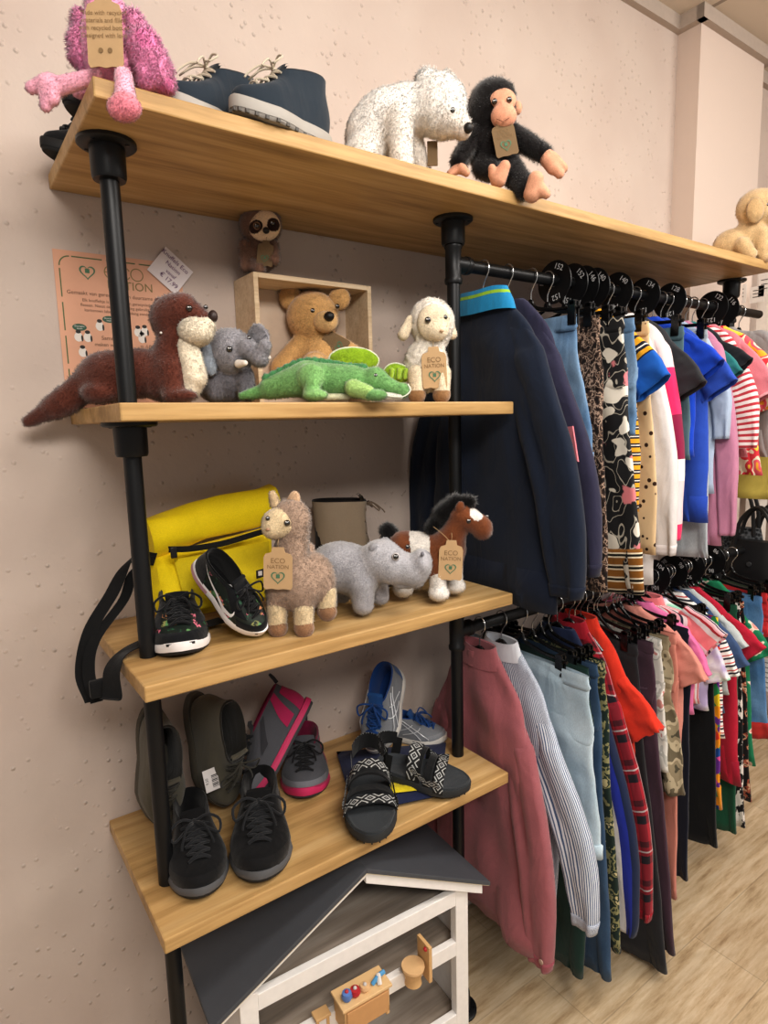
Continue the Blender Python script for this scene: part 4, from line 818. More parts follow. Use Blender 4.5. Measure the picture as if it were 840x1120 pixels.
# trekking sandals
def webbing():
    t = NT('diamond_webbing'); uv = t.n.new('ShaderNodeUVMap'); sp = t.n.new('ShaderNodeSeparateXYZ'); t.ln(uv.outputs[0], sp.inputs[0])
    u = t.math('ABSOLUTE', t.math('SUBTRACT', t.math('FRACT', sp.outputs[0]), .5)); v = t.math('ABSOLUTE', t.math('SUBTRACT', t.math('FRACT', sp.outputs[1]), .5)); s = t.math('ADD', u, v)
    return t.out(t.ramp(s, [(0, '#8d8f90'), (.08, '#1b1b1d'), (.22, '#b5b7b6'), (.34, '#17181a'), (.60, '#b9bbb9'), (.72, '#17181a')], 'CONSTANT'), .8)
WEB = webbing()
def sandal(label, toe, heel, up):
    toe, heel = np.asarray(toe, float), np.asarray(heel, float); L = np.linalg.norm(toe-heel); X = (toe-heel)/L; Z = nrm(up-X*(up@X)); Y = np.cross(Z, X)
    P = lambda x, y, z: heel+L*(X*x+Y*y+Z*z); t = thing('sandal', label, 'sandal', (toe+heel)/2, 0, 'trekking sandals'); th = np.linspace(0, 2*PI, 40, endpoint=False)
    def hw(x): return np.interp(x, [0, .12, .4, .7, .9, 1], [.18, .195, .185, .235, .215, .15])
    def rg(z, s):
        o = []
        for k, a in enumerate(th): x = .5+.5*math.cos(a)*(1+(s-1)*.4); o.append(P(x, math.copysign(abs(math.sin(a))**.7, math.sin(a))*hw(min(max(x, 0), 1))*s, z+.03*max(0, (x-.75)/.25)**2))
        return o
    MB().grid([rg(0, .97), rg(.015, 1.05), rg(.06, 1.06), rg(.085, 1.03)], True, True, True).build('outsole', plain('#2d3033', .7), t)
    MB().grid([rg(.084, .99), rg(.105, .97), rg(.108, .93), rg(.098, .86)], True, False, True).build('footbed', cloth('#3b3f43', .9, 1400), t)
    m_ = MB()
    for k in range(26): a = 2*PI*k/26; x = .495+.485*math.cos(a); m_.box(P(x, math.copysign(abs(math.sin(a))**.7, math.sin(a))*hw(x)*1.02, .02), (.018*L, .012*L, .022*L), np.array([X, Y, Z]))
    m_.build('tread_lug', plain('#222427', .8), t)
    def band(x0, x1, h0, w, nm, mat=WEB, hwid=1.02, arch=.22, rep=4):
        g, uv = [], []
        for i, e in enumerate((-.5, -.47, .47, .5)):
            row, ru = [], []
            for j in range(21):
                q = j/20*PI; y = -math.cos(q)*hw((x0+x1)/2)*hwid; z = h0+arch*math.sin(q)**.75+(.004 if abs(e) < .49 else -.004); x = x0+(x1-x0)*(j/20); row.append(P(x+e*w, y, z)); ru.append((j/20*rep, e+.5))
            g.append(row); uv.append(ru)
        MB().grid(g, False, uv=np.array(uv)).build(nm, mat, t)
        g2 = [[p-Z*L*.012 for p in r_] for r_ in g]; MB().grid(g2, False).build('strap_lining', plain('#161719', .9), t)
    BK = cloth('#17181a', .9, 900)
    band(.73, .66, .07, .10, 'toe_strap', arch=.15, rep=5); band(.60, .58, .08, .08, 'strap_pad', BK, 1.0, .17); band(.44, .40, .10, .12, 'instep_strap', arch=.27, rep=5); band(.50, .50, .10, .05, 'strap_pad', BK, 1.0, .24)
    for sg in (-1, 1): m_ = MB(); m_.grid([[P(x, sg*hw(x)*1.03, z), P(x, sg*hw(x)*1.04, z+.07)] for x, z in ((.72, .13), (.6, .10), (.5, .16), (.42, .2))], False, uv=np.array([[(k, 0), (k, 1)] for k in range(4)])).build('side_strap', WEB, t)
    g, uv = [], []
    for j, q in enumerate(np.linspace(-1.05, 1.05, 25)): c_, s_ = math.cos(q), math.sin(q); a = P(.30-.30*c_, s_*.17, .22+.02*c_); b = P(.30-.31*c_, s_*.175, .34+.05*c_); g.append([a, b]); uv.append([(j/24*7, 0), (j/24*7, 1)])
    MB().grid(g, False, uv=np.array(uv)).build('heel_strap', WEB, t); MB().grid([[p+X*L*.014*(1 if i else 1) for i, p in enumerate(r_)] for r_ in g], False).build('heel_pad', BK, t)
    for sg in (-1, 1): MB().grid([[P(.10, sg*.155, .09), P(.2, sg*.16, .09)], [P(.13, sg*.16, .3), P(.22, sg*.165, .3)]], False).build('heel_post', BK, t)
    return t
sandal('dark trekking sandal with diamond webbing, toe over the shelf front', S(407, 926, Z4+.004), S(403, 840, Z4+.03), U)
sandal('dark trekking sandal with diamond webbing turned sideways on the pouch', S(513, 866, Z4+.006), W(412, 838, 2, Z4+.03), vec(0, -.15, 1))
# ------------------------------------------------------------------ yellow roll-top bag and its strap
t = thing('yellow_bag', 'bright yellow roll-top bag with black zip leaning behind the floral sneakers', 'bag', W(220, 690, 2, Z3))
YW, YD = cloth('#fbdf1a', .75, 700, .05, .12), cloth('#e0c81c', .75, 700, .05, .15)
f4 = lambda pts, y0, y1: [W(x, y, 1, y0 if b else y1) for x, y, b in pts]
nb = nrm(vec(-.1, -1, .25))
body_ = [W(172, 682, 1, -.15), W(300, 655, 1, -.13), W(296, 575, 1, -.075), W(160, 610, 1, -.085)]
pillow(MB(), body_, .075, nb, seed=5, wob=.004, pw=.3).build('bag_body', YW, t)
pillow(MB(), [W(205, 668, 1, -.185), W(296, 652, 1, -.17), W(294, 592, 1, -.125), W(190, 612, 1, -.13)], .022, nb, seed=8, wob=.0025, pw=.3).build('front_pocket', YD, t)
g = []
for k, a in enumerate(np.linspace(0, 2*PI, 22, endpoint=False)): pass
e0, e1 = W(162, 588, 1, -.09), W(300, 548, 1, -.075); m_ = MB(); G = []
for i, u in enumerate(np.linspace(0, 1, 24)):
    c_ = e0*(1-u)+e1*u; r1, r2 = .030+.003*math.sin(u*9), .040; G.append([c_+vec(0, -1, .1)*r1*math.cos(a)+vec(-.15, 0, 1)*r2*math.sin(a)*(1+.12*math.sin(a*3+u*7)) for a in np.linspace(0, 2*PI, 22, endpoint=False)])
m_.grid(G, True, True, True).build('rolled_top', YW, t)
zp = [W(x, y, 1, -.147) for x, y in ((184, 601), (210, 600), (245, 594), (292, 580))]
zz = spl(zp, 20); MB().grid([zz+vec(0, 0, .006), zz+vec(0, -.003, 0), zz-vec(0, 0, .006)], False).build('zip', cloth('#141312', .8), t)
MB().box(zp[0]+vec(.008, -.006, -.006), (.012, .005, .022)).build('zip_pull', plain('#1c1b1a', .4), t, bevel=.002)
lb = W(286, 627, 1, -.19); g = MB().box(lb, (.022, .003, .016), np.array([nrm(vec(1, 0, .1)), vec(0, 1, 0), vec(0, 0, 1)])).build('brand_label', plain('#1b1719', .6), t, smooth=False)
MB().box(lb+vec(-.004, -.002, .001), (.008, .002, .009)).build('label_mark', plain('#e6dfdc', .6), g, smooth=False); MB().box(lb+vec(.005, -.002, 0), (.002, .002, .009)).build('label_mark', plain('#e6dfdc', .6), g, smooth=False)
def ribbon(mb, pts, w, wdir, n=40, th=.0016):
    P = spl(pts, n); Wd = spl(np.asarray(wdir, float), n) if np.ndim(wdir) == 2 else np.tile(np.asarray(wdir, float), (n, 1)); Wd = np.array([nrm(q) for q in Wd]); T = np.gradient(P, axis=0); N_ = np.array([nrm(np.cross(a, b)) for a, b in zip(T, Wd)])
    return mb.grid(np.stack([P-Wd*w/2, P+Wd*w/2, P+Wd*w/2+N_*th, P-Wd*w/2+N_*th], 1), True, True, True)
SB = cloth('#141415', .85, 500, .1, .1)
yl = lambda x, y, d: W(x, y, 1, d)
ribbon(MB(), [yl(170, 612, -.12), yl(143, 612, -.13), yl(122, 650, -.16), yl(99, 690, -.17), yl(91, 735, -.18), yl(102, 767, -.20)], .026, [vec(.3, -.3, 1), vec(.6, -.2, .6), vec(1, -.5, .1), vec(1, -.4, .1), vec(1, -.2, .1), vec(1, -.2, .1)]).build('strap', SB, t)
ribbon(MB(), [yl(170, 612, -.13), yl(146, 622, -.14), yl(136, 655, -.15), yl(104, 700, -.18), yl(97, 735, -.19), yl(106, 768, -.205)], .020, [vec(.3, -.3, 1), vec(.6, -.2, .6), vec(1, -.5, .1), vec(1, -.4, .1), vec(1, -.2, .1), vec(1, -.2, .1)]).build('strap', SB, t)
ribbon(MB(), [vec(.16, -.18, Z3+.012), vec(.06, -.20, Z3+.012), vec(-.025, -.235, Z3+.014), vec(-.058, -.25, Z3-.01), vec(-.064, -.262, Z3-.05), yl(119, 765, -.265)], .036, [vec(0, 1, 0), vec(0, 1, 0), vec(.2, 1, 0), vec(.5, -1, 0)*-1, vec(-.7, .8, 0), vec(-.7, .8, 0)]).build('strap', SB, t)
b_ = MB(); b_.box(W(110, 752, 1, -.235), (.034, .012, .03)); b_.build('strap_end', SB, t, bevel=.003)
# ------------------------------------------------------------------ dolls' house under the lowest shelf
hl, hr = vec(.024, -.36, .492), vec(.652, -.402, .487)
HX = nrm((hr-hl)*vec(1, 1, 0)); HY = np.cross(U, HX); HO = (hl+hr)/2; HO[2] = 0; hw2 = np.linalg.norm((hr-hl)[:2])/2
H = lambda x, y, z: HO+HX*x+HY*y+U*z; HR = np.array([HX, HY, U])
t = thing('dolls_house', 'white wooden dolls house with dark grey roof under the lowest shelf', 'dolls house', HO)
HW = plain('#eeebe8', .55); ROOF = plain('#4a4d53', .6); GREYW = wood('grey_washed_planks', '#7d746b', '#ada297', '#c9c0b5', .5, .7); DP = .27
def hb(name, x, y, z, mat=HW, par=None, bev=.0012): return MB().box(H((x[0]+x[1])/2, (y[0]+y[1])/2, (z[0]+z[1])/2), (x[1]-x[0], y[1]-y[0], z[1]-z[0]), HR).build(name, mat, par or t, smooth=False, bevel=bev)
bw = hw2-.055; ez0, az = .488, .655
for sx in (-1, 1): hb('corner_post', sorted((sx*bw, sx*(bw-.034))), (0, .02), (0, .50))
for sx in (-1, 1): hb('side_wall', sorted((sx*bw, sx*(bw-.008))), (.02, DP), (0, .50))
hb('back_wall', (-bw, bw), (DP-.006, DP), (0, .50), GREYW)
for z in (.495, .372, .19, .03): hb('front_rail', (-bw+.034, bw-.034), (0, .016), (z-.034, z))
for z in (.470, .348, .165, .01): hb('floor_board', (-bw+.008, bw-.008), (.016, DP-.006), (z-.008, z), GREYW)
# gable trim and attic back
def slope(sx, x0, x1, dz0, dz1, y0, y1, nm, mat):
    k = (az-ez0)/hw2; zz = lambda x: az-k*abs(x)
    P_ = [H(x0, y0, zz(x0)+dz0), H(x1, y0, zz(x1)+dz0), H(x1, y1, zz(x1)+dz0), H(x0, y1, zz(x0)+dz0), H(x0, y0, zz(x0)+dz1), H(x1, y0, zz(x1)+dz1), H(x1, y1, zz(x1)+dz1), H(x0, y1, zz(x0)+dz1)]
    return MB().hexa(P_).build(nm, mat, t, smooth=False, bevel=.001)
slope(-1, -hw2, 0, -.010, 0, -.012, DP+.012, 'roof_panel', ROOF); slope(1, 0, hw2, -.010, 0, -.012, DP+.012, 'roof_panel', ROOF)
slope(-1, -hw2+.02, 0, -.020, -.0102, -.008, .008, 'gable_trim', HW); slope(1, 0, hw2-.02, -.034, -.0102, -.008, .008, 'gable_trim', HW)
slope(-1, -hw2+.004, 0, -.0102, -.0095, -.0128, -.0121, 'roof_edge', plain('#d8c7a4', .6)); slope(1, 0, hw2-.004, -.0102, -.0095, -.0128, -.0121, 'roof_edge', plain('#d8c7a4', .6))
MB().prism([(-bw+.02, .47), (bw-.02, .47), (0, az-.03)], H(0, DP-.012, 0), HX, U, HY, .004).build('attic_wall', GREYW, t, smooth=False)
def hx(px, py, z): return S(px, py, z)
NAT = plain('#d3ac79', .6); z0 = .348
# toy wash stand with little bottles
c = hx(404, 1124, z0+.0); t = thing('toy_washstand', 'small natural wood toy washstand inside the dolls house', 'toy', c); cx_, cy_ = c[0], c[1]
def bb(name, dx, dy, z, mat, par, R_=HR, bev=.0012): return MB().box(c+HX*(dx[0]+dx[1])/2+HY*(dy[0]+dy[1])/2+U*((z[0]+z[1])/2), (dx[1]-dx[0], dy[1]-dy[0], z[1]-z[0]), R_).build(name, mat, par, smooth=False, bevel=bev)
bb('cabinet', (-.05, .05), (.004, .05), (.006, .060), NAT, t); bb('top', (-.055, .055), (.0, .053), (.060, .066), plain('#e0bd8c', .5), t); bb('door', (-.046, .046), (.0005, .004), (.010, .055), plain('#c99a68', .6), t)
for x in (-.046, .046): bb('leg', (x-.004, x+.004), (.004, .012), (0, .02), NAT, t)
c0 = c
for dx, colr, lab, hh in ((-.036, '#5c7fbf', 'tiny blue toy pot with a red lid on the washstand', .016), (-.018, '#b0262f', 'tiny red toy towel on the washstand', .014), (.004, '#d8b184', 'tiny wooden toy basin on the washstand', .010)):
    q = c0+HX*dx+HY*.02+U*.0662; tt = thing('toy_pot', lab, 'toy', q); MB().lathe(q, [(0, 0), (.008, 0), (.011, hh*.4), (.009, hh*.9), (.004, hh), (0, hh)]).build('pot', plain(colr, .4), tt); MB().ball(q+U*hh, .004).build('lid', plain('#b8323a' if dx < -.03 else '#c7c2bd', .4), tt)
q = c0+HX*.033+HY*.02+U*.067; tt = thing('toy_tap', 'tiny blue and white toy tap at the end of the washstand', 'toy', q)
MB().tube([q+HX*-.012, q+HX*.002+U*.012, q+HX*.016+U*.014], .0045).build('spout', plain('#5a9fd0', .4), tt); MB().tube([q+HX*.0-HY*.008, q+U*.014+HX*.002, q+HX*.012+HY*.006+U*.004], .005).build('handle', plain('#e4e0dc', .4), tt)
# toy toilet
c = hx(455, 1078, z0); t = thing('toy_toilet', 'small natural wood toy toilet with a red button in the dolls house', 'toy', c)
MB().lathe(c+HY*.01, [(0, 0), (.018, 0), (.016, .012), (.022, .03), (.024, .034), (0, .034)]).build('bowl', NAT, t); MB().lathe(c+HY*.01, [(0, .0345), (.024, .0345), (.025, .038), (.024, .041), (0, .041)]).build('lid', plain('#dfb989', .5), t)
bb('backrest', (.026, .034), (-.012, .032), (0, .082), NAT, t); g = MB().ball(c+HX*.026+HY*.0+U*.072, .005).build('button', plain('#c02a35', .35), t)
c = hx(352, 1124, z0); t = thing('toy_stool', 'small wooden toy stool next to the washstand', 'toy', c); bb('seat', (-.016, .016), (-.012, .012), (.028, .034), NAT, t); bb('leg', (-.014, -.008), (-.008, .008), (0, .028), NAT, t); bb('leg', (.008, .014), (-.008, .008), (0, .028), NAT, t)
# ------------------------------------------------------------------ hangers
CHR = plain('#c9c9c9', .22, .9); BLK = plain('#0d0d0e', .25, 0, .6, .1)
def hook_mb():
    m_ = MB(); a = [(.0185*math.cos(q), .0185*math.sin(q)) for q in np.linspace(-.5, PI+.15, 14)]
    P_ = [vec(0, y, z) for y, z in a]+[vec(0, -.017, -.010), vec(0, -.006, -.026), vec(0, 0, -.038), vec(0, 0, -.056)]
    return m_.tube(P_, .0017, 6)
def hanger_shirt():
    t = thing('clothes_hanger', 'black plastic hanger', 'hanger'); hook_mb().build('hook', CHR, t); m_ = MB()
    m_.tube(spl([vec(0, y, z) for y, z in ((-.092, -.130), (-.062, -.104), (-.030, -.080), (0, -.058), (.030, -.080), (.062, -.104), (.092, -.130))], 26), .0048, 8)
    m_.tube(spl([vec(0, y, z) for y, z in ((-.088, -.131), (0, -.128), (.088, -.131))], 12), .003, 6); m_.build('arm', BLK, t); return t
def hanger_clip():
    t = thing('clip_hanger', 'black clip hanger', 'hanger'); hook_mb().build('hook', CHR, t)
    MB().tube(spl([vec(0, y, z) for y, z in ((-.145, -.092), (-.07, -.088), (-.015, -.075), (0, -.056), (.015, -.075), (.07, -.088), (.145, -.092))], 30), .0048, 8).build('arm', BLK, t)
    for y in (-.125, .125): m_ = MB(); m_.box((-.006, y, -.104), (.005, .020, .052)); m_.box((.006, y, -.104), (.005, .020, .052)); m_.cyl((-.009, y, -.100), (.009, y, -.100), .004); m_.box((0, y, -.080), (.017, .012, .010)); m_.build('clip', BLK, t)
    return t
H1, H2 = hanger_shirt(), hanger_clip(); used = {1: 0, 2: 0}
def hang(kind, X, rail_z, label, shift=0.):
    src = (H1, H2)[kind-1]; gp = 'black hangers on the upper rail' if rail_z > 1.5 else 'black hangers on the lower rail'
    lab = ('black plastic hanger holding ' if kind == 1 else 'black clip hanger holding ')+label
    rot = (0, 0, random.uniform(-.02, .02)); loc = (X, YP+shift, rail_z+.0005)
    if not used[kind]:
        used[kind] = 1; src.location = loc; src.rotation_euler = rot; tag(src, lab, 'hanger', gp); return src
    return dup(src, loc, lab, 'hanger', gp, rot)
# ------------------------------------------------------------------ garments: draped tubes in the plane across the rail
def drape(name, path, mat, parent, X, fold=(.005, 5), seed=0, nv=34, nu=44, lean=0., inner=True, cap0=False, ruffle=0., uvo=(0, 0)):
    "path: (y, z, half width, half depth) from the top down"
    P = spl(np.array(path, float), nv); rg = np.random.default_rng(seed+int(abs(X)*1000)); ph = np.random.default_rng(5).random(8)*6.28+X*2.5+rg.random(8)*.5; C2 = P[:, :2]
    T = np.gradient(C2, axis=0); T /= np.linalg.norm(T, axis=1)[:, None]+1e-9; Nn = np.stack([-T[:, 1], T[:, 0]], 1); s = np.concatenate([[0], np.cumsum(np.linalg.norm(np.diff(C2, axis=0), axis=1))])
    th = np.linspace(0, 2*PI, nu, endpoint=False); c, sn = np.cos(th), np.sin(th); cy_, cx_ = np.sign(c)*np.abs(c)**.85, np.sign(sn)*np.abs(sn)**.75; G, UV = [], []
    A, k = fold[0]*1.25, fold[1]
    def ringat(i, sc=1.):
        y0, z0, w, d = P[i]; u = s[i]/max(s[-1], 1e-6); am = A*min(1, .04+2.2*u)
        f = am*(np.sin(k*cy_*1.3+ph[0]+u*1.1)+.6*np.sin(k*2.1*cy_+ph[1]-u*1.7)+.3*np.sin(k*3.7*cy_+ph[2]+2.2*u)) + .5*A*np.sin(9*u+ph[3]+2.5*cy_)+.3*A*np.sin(19*u+ph[5]+6*cy_+sn)+.15*A*np.sin(41*u+ph[6]+3*cy_)
        x = X+lean*u+d*cx_*sc+f; ww = w*sc*(1+.03*np.sin(7*u+ph[4])*u)+(ruffle*np.sin(11*th+ph[6])*max(0, u-.6)*2.5 if ruffle else 0)
        y = y0+Nn[i, 0]*cy_*ww; z = z0+Nn[i, 1]*cy_*ww
        if ruffle: z = z+ruffle*.6*np.sin(9*th+ph[7])*max(0, u-.7)*3
        return np.stack([x, y, z], 1)
    for i in range(nv): G.append(ringat(i)); UV.append([(uvo[0]+q*.62*np.mean(P[:, 2]), uvo[1]+s[i]) for q in th])
    if inner:
        for i, sc in ((nv-1, .93), (nv-2, .88), (nv-4, .85)): G.append(ringat(i, sc)); UV.append([(q*P[i, 2], s[i]) for q in cy_])
    o = MB().grid(G, True, cap0, False, uv=np.array(UV)).build(name, mat, parent, angle=180)
    return o, P, ringat
UPR, LOR = 1.848, 1.018
def band(name, ring_, nv, cnt, mat, parent, sc=1.07):
    idx = range(nv-cnt, nv); G = [ring_(nv-cnt, .97)]+[ring_(i, sc) for i in idx]+[ring_(nv-1, .9)]; n_ = len(G[0])
    s_ = np.concatenate([[0], np.cumsum([np.linalg.norm((b-a).mean(0)) for a, b in zip(G[:-1], G[1:])])]); UV = [[(t_/6.28*.3, v) for t_ in range(n_)] for v in s_]
    return MB().grid(G, True, uv=np.array(UV)).build(name, mat, parent, angle=180)
def yz(p, X): q = W(p[0], p[1], 0, X); return q[1], q[2]
def top(X, name, label, cat, m, sh, sl, hem, rail_z, ms=None, long=False, collar=None, cuff=None, hemband=None, hw=None, fold=(.005, 5), ruffle=0, sleeve=True, th=.016, wsl=None, front=None, hl=None):
    yc = YP; zt = rail_z-.064; ys, zs = yz(sh, X); yl, zl = yz(sl, X) if sl else (0, 0); yh, zh = yz(hem, X); wsh = max(.09, min(yc-ys, .215)); wh = max(.09, min(yc-yh, .24)) if hw is None else hw
    zs = min(zs, zt-.035)
    t = thing(name, label, cat, (X, yc, zt), 0, None); ms = ms or m; wb = min(wsh, .20); wb2 = min(wh, .235)
    bp = [(yc, zt, .045, .012), (yc, zt-.012, .062, .014), (yc, (zt+zs)/2, (wsh+.06)/2*1.08, th), (yc, zs, wsh*.96, th*1.1), (yc, zs-.05, wsh*.97, th*1.2), (yc, (zs+zh)/2, (wsh*.93+wh)/2, th*1.15), (yc, zh, wh, th*1.2)]
    bp = [(min(y, -.005-w) if y+w > -.008 else y, z, w, d) for y, z, w, d in bp]
    o, P, rg = drape('body', bp, m, t, X, fold, seed=len(label), nv=40)
    if hemband: band('hem_band', rg, 40, 3, hemband, t, 1.015)
    if sleeve:
        w0 = wsl or (.048 if long else .055)
        for k in (0, 1):
            m_ = (lambda y: y) if k == 0 else (lambda y: min(2*yc-y, -.03))
            y0 = yc-wsh+w0*.72; ym, zm = (y0*.35+yl*.65, zs*.5+zl*.5) if long else ((y0+yl)/2, (zs+zl)/2)
            if long: pth = [(yc-wsh*.55, (zt+zs)/2-.012, w0*.45, .010), (y0+.012, zs-.004, w0*.85, .016), (y0-.004, zs-.05, w0*.97, .022), (ym-.004, zm, w0*.95, .024), ((yl*.9+ym*.1), zl+.06, w0*.78, .022), (yl, zl, w0*.62, .020)]
            else: pth = [(y0+.010, zs+.012, w0*.55, .013), (ym, zm, w0*.9, .019), (yl, zl, w0, .021)]
            pth = [(m_(a), b, c, d) for a, b, c, d in pth]
            so, SP, sr = drape('sleeve', pth, ms, t, X, (.0035, 4), seed=len(label)+3+k, nv=26, nu=30, ruffle=ruffle, cap0=True)
            if cuff: band('cuff', sr, 26, 4 if long else 2, cuff, t, 1.05)
    if collar:
        cz = zt+.006; G = []
        h_ = hl or .014
        for z, w, d in ((zt-.02-h_*.5, .070, .022), (zt-.004, .060, .021), (zt+h_, .052, .018), (zt+h_-.002, .047, .014), (zt-.006, .046, .012)): G.append([vec(X+d*math.sin(a), yc+w*math.cos(a)*1.0, z-.010*(math.sin(a) < 0)*abs(math.sin(a))) for a in np.linspace(0, 2*PI, 30, endpoint=False)])
        MB().grid(G, True).build('collar', collar, t)
    hang(1, X, rail_z, label_short(label)); return t
def label_short(l):
    w = l.split(' '); return 'the '+' '.join(w[:9])
def trousers(X, name, label, cat, m, waist, hem, rail_z, wl=.075, fold=(.004, 4), waistband=None, cuff=None, w1=None, one=False, legs=True, cuffh=4, th=.0105, lean=0.):
    yc = YP; zt = rail_z-.112; yw, _ = yz(waist, X); yh, zh = yz(hem, X); w1 = w1 or max(.115, min(yc-yw, .175)); zh = max(zh, .02 if zt < 1.2 else 1.0)
    t = thing(name, label, cat, (X, yc, zt), 0, None)
    if not legs:
        wh = max(w1, yc-yh) if yc-yh < .24 else .23; o, P, rg = drape('body', [(yc, zt, w1, th*.8), (yc, zt-.05, w1*1.03, th), (yc, (zt+zh)/2, (w1+wh)/2, th*1.3), (yc, zh, wh, th*1.4)], m, t, X, fold, seed=len(label), nv=30)
        if cuff: band('hem_band', rg, 30, 3, cuff, t, 1.02)
    else:
        zc_ = zt-min(.14, (zt-zh)*.5); drape('seat', [(yc, zt, w1, th*.8), (yc, zt-.04, w1*1.03, th), (yc, zc_, w1*1.08, th*1.15), (yc, zc_-.02, w1*1.08, th*1.15)], m, t, X, (fold[0]*.7, fold[1]), seed=len(label), nv=18, inner=False)
        for k in (0, 1):
            yf_ = yh+wl if k == 0 else min(2*yc-(yh+wl), -.02-wl); y0 = yc-w1*.53 if k == 0 else min(yc+w1*.53, -.01-w1*.55)
            o, P, rg = drape('trouser_leg', [(y0, zc_+.03, w1*.55, th*1.1), (y0, zc_-.02, w1*.56, th*1.3), ((y0+yf_)/2, (zc_+zh)/2, (w1*.52+wl)/2, th*1.35), (yf_, zh, wl, th*1.4)], m, t, X, fold, seed=len(label)+k, nv=30, nu=36, lean=lean)
            if cuff: band('hem_cuff', rg, 30, cuffh, cuff, t, 1.06)
    drape('waistband', [(yc, zt+.006, w1*1.005, th*.9), (yc, zt-.030, w1*1.02, th*1.05)], waistband or m, t, X, (fold[0]*.3, fold[1]), seed=len(label), nv=5, inner=True)
    hang(2, X, rail_z, label_short(label)); return t
# -- patterns
NAVY, NAVY2 = cloth('#1b2538', .9, 1100), cloth('#33324a', .9, 1100)
DEN, DENL, DENW = denim('#5e80a5', '#8ba8c4'), denim('#b4cad8', '#cfdfe8'), denim('#a7afb6', '#c6ccd0')
ANIM = blotch([(0, '#1b1513'), (.42, '#3b2b25'), (.5, '#a58d7c'), (.56, '#2a1f1b'), (.63, '#7a6253'), (.7, '#1d1614')], 85, 'snake_print', stretch=(1, 1, .8), detail=4)
def clouds():
    t = NT('cloud_print'); co = t.coord('Object', (1, 1, 1.3)); b = t.noise(co, 16, 1); l = t.vor(co, 26, 'DISTANCE_TO_EDGE').outputs['Distance']; r = t.noise(t.coord('Object', (1, 1, 1)), 11, 4)
    nz = t.noise(t.coord('Object', (1, 1, .8)), 13, 2); fr_ = t.math('FRACT', t.math('MULTIPLY', nz, 11.)); c = t.ramp(fr_, [(0, '#b3ada0'), (.13, '#17171a'), (1, '#17171a')], 'CONSTANT'); c = t.mix(t.ramp(r, [(.60, (0, 0, 0, 1)), (.62, (1, 1, 1, 1))]), c, lin('#d98288')); c = t.mix(t.ramp(b, [(.59, (0, 0, 0, 1)), (.60, (1, 1, 1, 1))]), c, lin('#e6e0d3')); return t.out(c, .8)
CLOUD = clouds()
GOLD = stripes([(0, '#8a5a24'), (.28, '#e0d2b8'), (.4, '#17130f'), (.6, '#e0d2b8'), (.72, '#8a5a24')], .03, 'v', name='gold_cuff')
YB = stripes([(0, '#e9a92c'), (.5, '#1d2130'), (.68, '#ece6da'), (.8, '#1d2130')], .022, 'v', name='yellow_black')
DOTC = blotch([(0, '#3a2418'), (.22, '#3a2418'), (.25, '#d9bd95')], 46, 'cream_dot', 'dist', 'CONSTANT')
CBLK = stripes([(0, '#e4cfd2'), (.28, '#e8336b'), (.58, '#8c2348'), (.86, '#ece8e6')], .40, 'v', name='block')
REDW = stripes([(0, '#efe6e4'), (.55, '#c2404c')], .0165, 'v', name='red_white'); FLO = blotch([(0, '#f0d24c'), (.38, '#d9404a'), (.48, '#e9e2c8'), (.54, '#e4606c'), (.64, '#f0b23a')], 22, 'floral', detail=1)
SEER = stripes([(0, '#dfe3ea'), (.55, '#4f6488')], .0042, 'u', name='seersucker')
PLD = plaid('#a3202f', '#5d1620', '#1f1a22', '#d9cfd0', .10); CAMO = blotch([(0, '#4f4a3c'), (.40, '#8c8068'), (.5, '#b3a68c'), (.57, '#6b624f')], 16, 'camo')
MST = stripes([(0, '#ee8b8f'), (.25, '#f2e9e8'), (.42, '#2b3146'), (.52, '#f4c0c8'), (.75, '#b8303c'), (.85, '#e6e0e0')], .07, 'u', name='multi')
TIE = blotch([(0, '#3fa77a'), (.40, '#9fd6bd'), (.47, '#eef0ee'), (.6, '#b7a9cf')], 14, 'tie_dye', interp='LINEAR')
RAIN = blotch([(0, '#2f8f55'), (.2, '#e6402f'), (.36, '#f39b1e'), (.52, '#6a2f8f'), (.66, '#e0559a'), (.8, '#1f4f9a'), (.92, '#f2d12e')], 36, 'rainbow', 'cell')
RWS = stripes([(0, '#efece8'), (.4, '#c8403c'), (.55, '#efece8'), (.75, '#2c2f3a')], .022, 'v', name='small_stripe')
FDK = blotch([(0, '#181516'), (.52, '#a5553f'), (.58, '#caa98a'), (.63, '#1c1a1a'), (.7, '#5a6a52')], 45, 'dark_floral', detail=3)
GPR = blotch([(0, '#1f7a54'), (.56, '#2b8f66'), (.62, '#efd9c8'), (.68, '#e59a8f')], 28, 'green_print', detail=1); ZEB = blotch([(0, '#1b1a1b'), (.5, '#e8e2dc')], 60, 'black_white', detail=3, stretch=(1, 1, .6))
GRWH = blotch([(0, '#d9d6cf'), (.5, '#b9b8b2'), (.56, '#e3e1dc'), (.64, '#c98f8a')], 24, 'grey_print', detail=2); FGR = blotch([(0, '#20302a'), (.48, '#8d8a62'), (.56, '#2c3a30'), (.64, '#c2b68a')], 40, 'green_floral', detail=3)
C = lambda c: cloth(c, .9, 1000)
